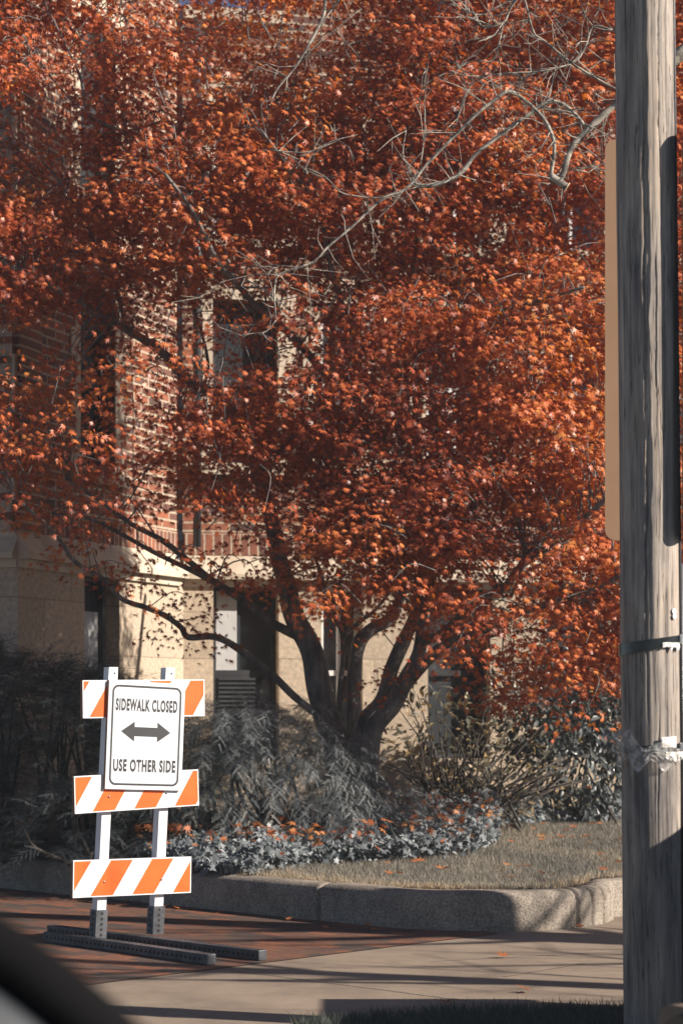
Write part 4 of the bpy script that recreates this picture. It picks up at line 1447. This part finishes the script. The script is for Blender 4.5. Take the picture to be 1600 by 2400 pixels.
# a flap of the plastic standing off to the left
V = []; Fc = []
A0 = Vector((PX-PR-0.002, PY-0.02, zp(1745)))
for i in range(9):
    for j in range(9):
        s, t = i/8, j/8
        x = -0.075*s; z = (t-0.45)*0.095*(1-0.15*s) + 0.02*s
        V.append(A0 + Vector((x, 0.02*noise.noise(Vector((s*3, t*3, 7))), z)))
for i in range(8):
    for j in range(8): Fc.append((i*9+j, (i+1)*9+j, (i+1)*9+j+1, i*9+j+1))
tag(obj('plastic_scrap', V, Fc, M_plastic), 'pale plastic scrap sticking out left of the pole at the lower strap', 'plastic')


# signs on the pole
def pole_sign(cx, cy, ang, w, z0, z1, mat_f, mat_b, label, r=0.045):
    t = thing('pole_sign', (cx, cy, 0), label, 'sign', ang)
    poly = rrect(w, z1-z0, r, 8, 0, (z0+z1)/2)
    mb = MB(); mb.prism(poly, -0.002, 0.002, 'y')
    o = mb.build('panel', mat_f, t)
    return t


pole_sign(1.265, 9.035, math.radians(-2), 0.30, zp(1265, 9.0), zp(321, 9.0), M_tan, M_tan, 'tall tan panel with rounded corners behind the left side of the pole')
t = pole_sign(1.410, 8.776, math.radians(85), 0.25, zp(1262, 8.72), zp(300, 8.72), M_blackpanel, M_blackpanel, 'tall dark panel seen edge on along the right side of the pole')

# ------------------------------------------------------------------ pale-barked street tree reaching in from the right
syc = thing('street_tree', (4.6, 11.4, 0), 'bare pale barked tree whose branches reach across the red maple from the right', 'tree')
SO = Vector(syc.location)
SM = MB(); snodes = []


def sbranch(px, D, w, n=8, tw=True):
    k = len(px)
    Ds = [D]*k if not isinstance(D, tuple) else [D[0] + (D[1]-D[0])*i/(k-1) for i in range(k)]
    pts = [P(x, y, d) for (x, y), d in zip(px, Ds)]
    rad = [0.5*0.66*(w[0] + (w[1]-w[0])*i/(k-1))*d/4900 for i, d in enumerate(Ds)]
    sp, sr = smooth_path(pts, rad, 4)
    sr = [r*(1+0.16*noise.noise(p*11)) for p, r in zip(sp, sr)]
    SM.tube([p-SO for p in sp], sr, n)
    if tw: snodes.extend([(p, r) for p, r in zip(sp, sr)])
    return sp


# trunk out of the frame
tr = [Vector((4.6, 11.4, 0)), Vector((4.58, 11.4, 1.5)), Vector((4.5, 11.42, 3)), Vector((4.55, 11.4, 4.6)), Vector((4.7, 11.35, 7))]
sp, sr = smooth_path(tr, [0.22, 0.17, 0.15, 0.13, 0.06], 6)
SM.tube([p-SO for p in sp], sr, 14)
mm = P(1413, 239, 11.6)
sp, sr = smooth_path([Vector((4.5, 11.42, 3.2)), Vector((3.4, 11.5, 4.3)), Vector((2.3, 11.58, 5.05)), P(1500, 170, 11.6), mm], [0.07, 0.06, 0.05, 0.034, 0.026], 6)
SM.tube([p-SO for p in sp], sr, 10)
sp, sr = smooth_path([Vector((4.52, 11.42, 4.0)), Vector((3.2, 11.6, 5.2)), P(1600, -60, 11.7), P(1470, 40, 11.7), P(1408, 70, 11.7)], [0.06, 0.04, 0.025, 0.015, 0.011], 5)
SM.tube([p-SO for p in sp], sr, 8)
DS = 11.6
sbranch([(1430, 225), (1413, 239), (1352, 295), (1310, 342), (1291, 403), (1272, 420)], DS, (26, 20), 10)
sbranch([(1263, 408), (1272, 338), (1258, 291), (1230, 253), (1174, 211), (1141, 225), (1089, 267), (1014, 342), (977, 380), (949, 417), (920, 441), (874, 460), (808, 521), (752, 568), (723, 600), (686, 614), (652, 626), (634, 640), (630, 680), (634, 735)], (DS, DS-0.3), (14, 6))
sbranch([(1343, 291), (1324, 267), (1291, 239), (1258, 235), (1221, 258), (1155, 305), (1094, 352), (1061, 394), (1024, 417), (977, 427), (945, 418)], DS, (13, 17))
sbranch([(634, 735), (610, 762), (580, 766), (556, 771)], DS-0.3, (6, 3))
sbranch([(640, 632), (590, 630), (540, 640), (500, 650)], DS-0.3, (4, 2))
sbranch([(1440, 210), (1408, 202), (1319, 150), (1249, 94), (1225, 75), (1207, 9), (1195, -40)], DS, (9, 7))
sbranch([(1408, 70), (1361, 61), (1343, 108), (1314, 145), (1239, 164), (1155, 169), (1100, 180), (1066, 220), (1045, 290)], DS+0.1, (9, 4))
sbranch([(1220, -40), (1174, 14), (1155, 52), (1108, 61), (1089, 33), (1061, 19), (1020, -10)], DS+0.1, (9, 4))
sbranch([(1155, 52), (1145, 100), (1130, 140), (1080, 140), (1040, 170)], DS+0.1, (6, 3))
sbranch([(949, 417), (935, 385), (925, 350), (932, 300)], DS-0.1, (6, 3))
sbranch([(962, 395), (972, 330), (975, 250), (955, 240)], DS-0.1, (5, 3))
sbranch([(920, 441), (870, 455), (815, 450), (780, 440), (745, 405), (690, 380)], DS-0.2, (6, 3))
sbranch([(1300, 430), (1286, 419), (1262, 404)], DS-0.02, (24, 26), 12, False)
sbranch([(1240, 262), (1262, 215), (1275, 160), (1310, 148)], DS+0.05, (6, 5))
sbranch([(1400, 255), (1330, 330), (1240, 320), (1200, 300)], DS+0.15, (4, 2))
sbranch([(765, -60), (747, 0), (742, 38), (714, 94), (680, 152), (640, 200), (622, 232)], DS+0.3, (16, 5))
sbranch([(800, -30), (770, 10), (735, 60), (716, 92)], DS+0.3, (6, 5))
sbranch([(680, 152), (735, 95), (780, 60), (830, 20)], DS+0.3, (4, 3))
sbranch([(620, 345), (700, 350), (760, 330), (780, 320)], DS+0.3, (5, 3))
sbranch([(1400, 372), (1350, 385), (1300, 395)], DS+0.1, (5, 3))
# limb feeding the left upper branch, above the frame
sp, sr = smooth_path([Vector((4.6, 11.4, 5.0)), Vector((2.8, 11.7, 6.4)), Vector((1.2, 11.9, 6.0)), P(765, -60, DS+0.3)], [0.05, 0.04, 0.03, 0.02], 6)
SM.tube([p-SO for p in sp], sr, 8)
SN = [(p, r) for p, r in snodes]
rs = random.Random(21)
for _ in range(430):
    p, r = rs.choice(SN)
    if r > 0.02 and rs.random() < 0.5: continue
    right = p.x > 0.55
    if not right and rs.random() < 0.45: continue
    L = rs.uniform(0.08, 0.34)
    d = Vector((rs.gauss(-0.15, 0.8), rs.gauss(0, 0.5), rs.gauss(0.05, 0.7))).normalized()
    d2 = (d + Vector((rs.gauss(0, .35), 0, rs.gauss(0.1, .35)))).normalized()
    a, b_ = p + d*L*0.5, p + d*L*0.5 + d2*L*0.5
    SM.tube([p-SO, a-SO, b_-SO], [min(0.0034, r*0.7), 0.0024, 0.0011], 5, cap=False)
    if rs.random() < 0.6:
        d3 = (d + Vector((rs.gauss(0, .7), 0, rs.gauss(0, .7)))).normalized()
        SM.tube([a-SO, a+d3*L*0.35-SO], [0.002, 0.001], 5, cap=False)
SM.build('trunk', M_pale, syc, smooth=True)
mb = MB(); c0 = P(1300, 430, DS-0.02)-SO; d = (P(1300, 430, DS-0.02)-P(1262, 404, DS-0.02)).normalized()
mb.tube([c0, c0+d*0.004], 0.0285, 14)
mb.build('cut_end', M_cut, syc)

# two more street trees outside the frame, whose trunks shade the pavement
def bare_tree(x, y, h, r, label, seed):
    rs = random.Random(seed)
    t = thing('street_tree', (x, y, 0), label, 'tree')
    mb = MB()
    top = Vector((rs.uniform(-.3, .3), rs.uniform(-.3, .3), h))
    sp, sr = smooth_path([Vector((0, 0, 0)), Vector((0.03, 0, h*0.35)), Vector((rs.uniform(-.1, .1), 0, h*0.65)), top], [r, r*0.8, r*0.55, r*0.15], 6)
    mb.tube(sp, sr, 12)
    for k in range(26):
        z = rs.uniform(0.32, 0.95)
        i = int(z*(len(sp)-1)); p = sp[i]
        a = rs.uniform(0, 6.28); L = h*0.34*(1.15-z)*rs.uniform(0.7, 1.2)
        d = Vector((math.cos(a), math.sin(a), rs.uniform(0.3, 0.9))).normalized()
        q = p+d*L*0.5; e = q+(d+Vector((0, 0, 0.3))).normalized()*L*0.5
        s2, r2 = smooth_path([p, q, e], [sr[i]*0.45, sr[i]*0.25, 0.006], 3)
        mb.tube(s2, r2, 7)
        for _ in range(3):
            d3 = (d+Vector((rs.gauss(0, .7), rs.gauss(0, .7), rs.gauss(.2, .5)))).normalized()
            b0 = s2[rs.randrange(2, len(s2))]
            mb.tube([b0, b0+d3*L*0.25, b0+d3*L*0.45+Vector((0, 0, .05))], [0.01, 0.006, 0.003], 5)
    mb.build('trunk', M_bark, t, True)


bare_tree(6.6, 8.55, 6.5, 0.16, 'bare dark street tree outside the right edge, nearest the street', 5)
bare_tree(8.4, 9.9, 7.0, 0.20, 'bare dark street tree outside the right edge, farther along the drive', 6)

# unseen cabinet added outside the frame to shade the foot of the pole
cab = thing('shade_cabinet', (2.95, 8.45, 0.0), 'unseen green metal cabinet added outside the right edge to shade the pole foot', 'cabinet')
mb = MB(); mb.box((-0.42, -0.55, 0.06), (0.42, 0.55, 1.46), bev=0.02); mb.build('body', M_shadecabinet, cab)
mb = MB(); mb.box((-0.46, -0.59, 1.461), (0.46, 0.59, 1.52), bev=0.015); mb.build('shade_lid', M_shadecabinet, cab)
mb = MB(); mb.box((-0.5, -0.63, -0.05), (0.5, 0.63, 0.058), bev=0.01); mb.build('shade_plinth', M_concrete, cab)
mb = MB(); mb.box((-0.02, -0.575, 0.7), (0.02, -0.5505, 0.86), bev=0.006); mb.build('shade_handle', M_steel, cab)

# ------------------------------------------------------------------ dark car at the lower right corner
AX = Vector((0.85, 0.5, 0)).normalized()       # from its nose to its tail
car = thing('parked_car', (0.905, 6.0, -0.155), 'very dark parked car, its headlamp corner just in the lower right corner', 'car', math.atan2(AX.y, AX.x))
# local x: nose to tail, local y: from far (0) to near (-1.78) side; ground at z = 0
prof_c = [(0.0, 0.30), (0.02, 0.52), (0.06, 0.70), (0.16, 0.80), (1.05, 0.93), (1.18, 0.95), (1.85, 1.38), (2.1, 1.42), (3.0, 1.40), (3.6, 1.02), (4.2, 0.95), (4.3, 0.6), (4.28, 0.3)]
secs = [(0.0, 0.55, 0.08), (-0.06, 0.85, 0.02), (-0.16, 0.97, 0.0), (-0.45, 1.0, 0.0), (-0.89, 1.0, 0.0), (-1.33, 1.0, 0.0), (-1.62, 0.97, 0.0), (-1.72, 0.85, 0.02), (-1.78, 0.55, 0.08)]
V = []; Fc = []
m_ = len(prof_c)
for y, s, dx in secs:
    for x, z in prof_c:
        zz = z if z < 0.72 else 0.72+(z-0.72)*min(1.0, s+0.0) 
        xx = x + dx*(1 if x < 2 else -1) * (1 if z < 0.96 else 0)
        yy = y
        V.append((xx, yy, zz))
for i in range(len(secs)-1):
    for j in range(m_-1):
        Fc.append((i*m_+j, i*m_+j+1, (i+1)*m_+j+1, (i+1)*m_+j))
Fc.append(tuple(range(m_-1, -1, -1))); Fc.append(tuple(range((len(secs)-1)*m_, len(secs)*m_)))
for i in range(len(secs)-1): Fc.append((i*m_, (i+1)*m_, (i+1)*m_+m_-1, i*m_+m_-1))
obj('body', V, Fc, M_carpaint, car, smooth=False)
for yc in (-0.235, -1.545):
    hl_ = MB()
    pr_ = rrect(0.44, 0.215, 0.06, 6, yc, 0.60)
    hl_.prism(pr_, -0.035, 0.03, 'x')
    ho = hl_.build('headlamp', M_lamprim, car)
    for dy in (-0.1, 0.1):
        lb = MB()
        lb.tube([(-0.05, yc+dy, 0.60), (-0.034, yc+dy, 0.60)], [0.085, 0.09], 28)
        lb.tube([(-0.052, yc+dy, 0.60), (-0.0501, yc+dy, 0.60)], [0.05, 0.06], 24)
        lb.build('lens', M_lens, ho)
mb = MB(); mb.box((-0.06, -1.72, 0.24), (0.02, -0.06, 0.44), bev=0.03); mb.build('bumper', M_rubber, car)
for wx in (0.78, 3.45):
    for wy in (-0.10, -1.68):
        w_ = MB(); w_.tube([(wx, wy-0.1, 0.31), (wx, wy-0.07, 0.31), (wx, wy+0.07, 0.31), (wx, wy+0.1, 0.31)], [0.28, 0.31, 0.31, 0.28], 28)
        wo = w_.build('wheel', M_rubber, car, True)
        r_ = MB(); r_.tube([(wx, wy-0.104, 0.31), (wx, wy+0.104, 0.31)], [0.2, 0.2], 24); r_.build('rim', M_steel, wo)

# ------------------------------------------------------------------ edge of the car the view is taken from
DC = 1.7
door = thing('car_door', P(60, 2330, DC), 'blurred black rubber edge and grey panel of a car door in the lower left corner', 'car door')
DO = Vector(door.location)
edge = [P(-350, 1980, DC), P(-140, 2075, DC), P(-20, 2145, DC), P(90, 2222, DC), P(200, 2312, DC), P(310, 2410, DC), P(450, 2550, DC)]
sp, sr = smooth_path(edge, [0.027]*7, 6)
mb = MB(); mb.tube([p - DO + Vector((-0.004, 0, -0.009)) for p in sp], sr, 14)
mb.build('seal', M_rubber, door, True)
pan = [p + Vector((-0.016, -0.03, -0.028)) for p in sp]
Vf = []; n = len(pan)
for p in pan: Vf.append(p-DO+Vector((0, -0.012, 0)))
for p in pan: Vf.append(Vector((p.x-0.25, p.y-0.05, p.z-0.34))-DO)
for p in pan: Vf.append(p-DO+Vector((0, 0.03, 0)))
for p in pan: Vf.append(Vector((p.x-0.25, p.y+0.03, p.z-0.34))-DO)
Fc = []
for i in range(n-1):
    Fc.append((i, n+i, n+i+1, i+1))
    Fc.append((2*n+i, 2*n+i+1, 3*n+i+1, 3*n+i))
    Fc.append((i, i+1, 2*n+i+1, 2*n+i))
    Fc.append((n+i, 3*n+i, 3*n+i+1, n+i+1))
obj('panel', Vf, Fc, M_carpanel, door, True)

# ------------------------------------------------------------------ thin even haze, added in place of the car window's glare
hz_m = bpy.data.materials.new('veil_haze'); hz_m.use_nodes = True
nt = hz_m.node_tree
nt.nodes.remove(nt.nodes['Principled BSDF'])
pv = nt.nodes.new('ShaderNodeVolumePrincipled')
pv.inputs['Color'].default_value = (0.80, 0.87, 0.93, 1)
pv.inputs['Density'].default_value = 0.0015
pv.inputs['Anisotropy'].default_value = 0.2
nt.links.new(pv.outputs[0], nt.nodes['Material Output'].inputs['Volume'])
mb = MB(); mb.box((-22, -3, -1.2), (24, 48, 12.5))
tag(mb.build('glare_haze', hz_m), kind='stuff')
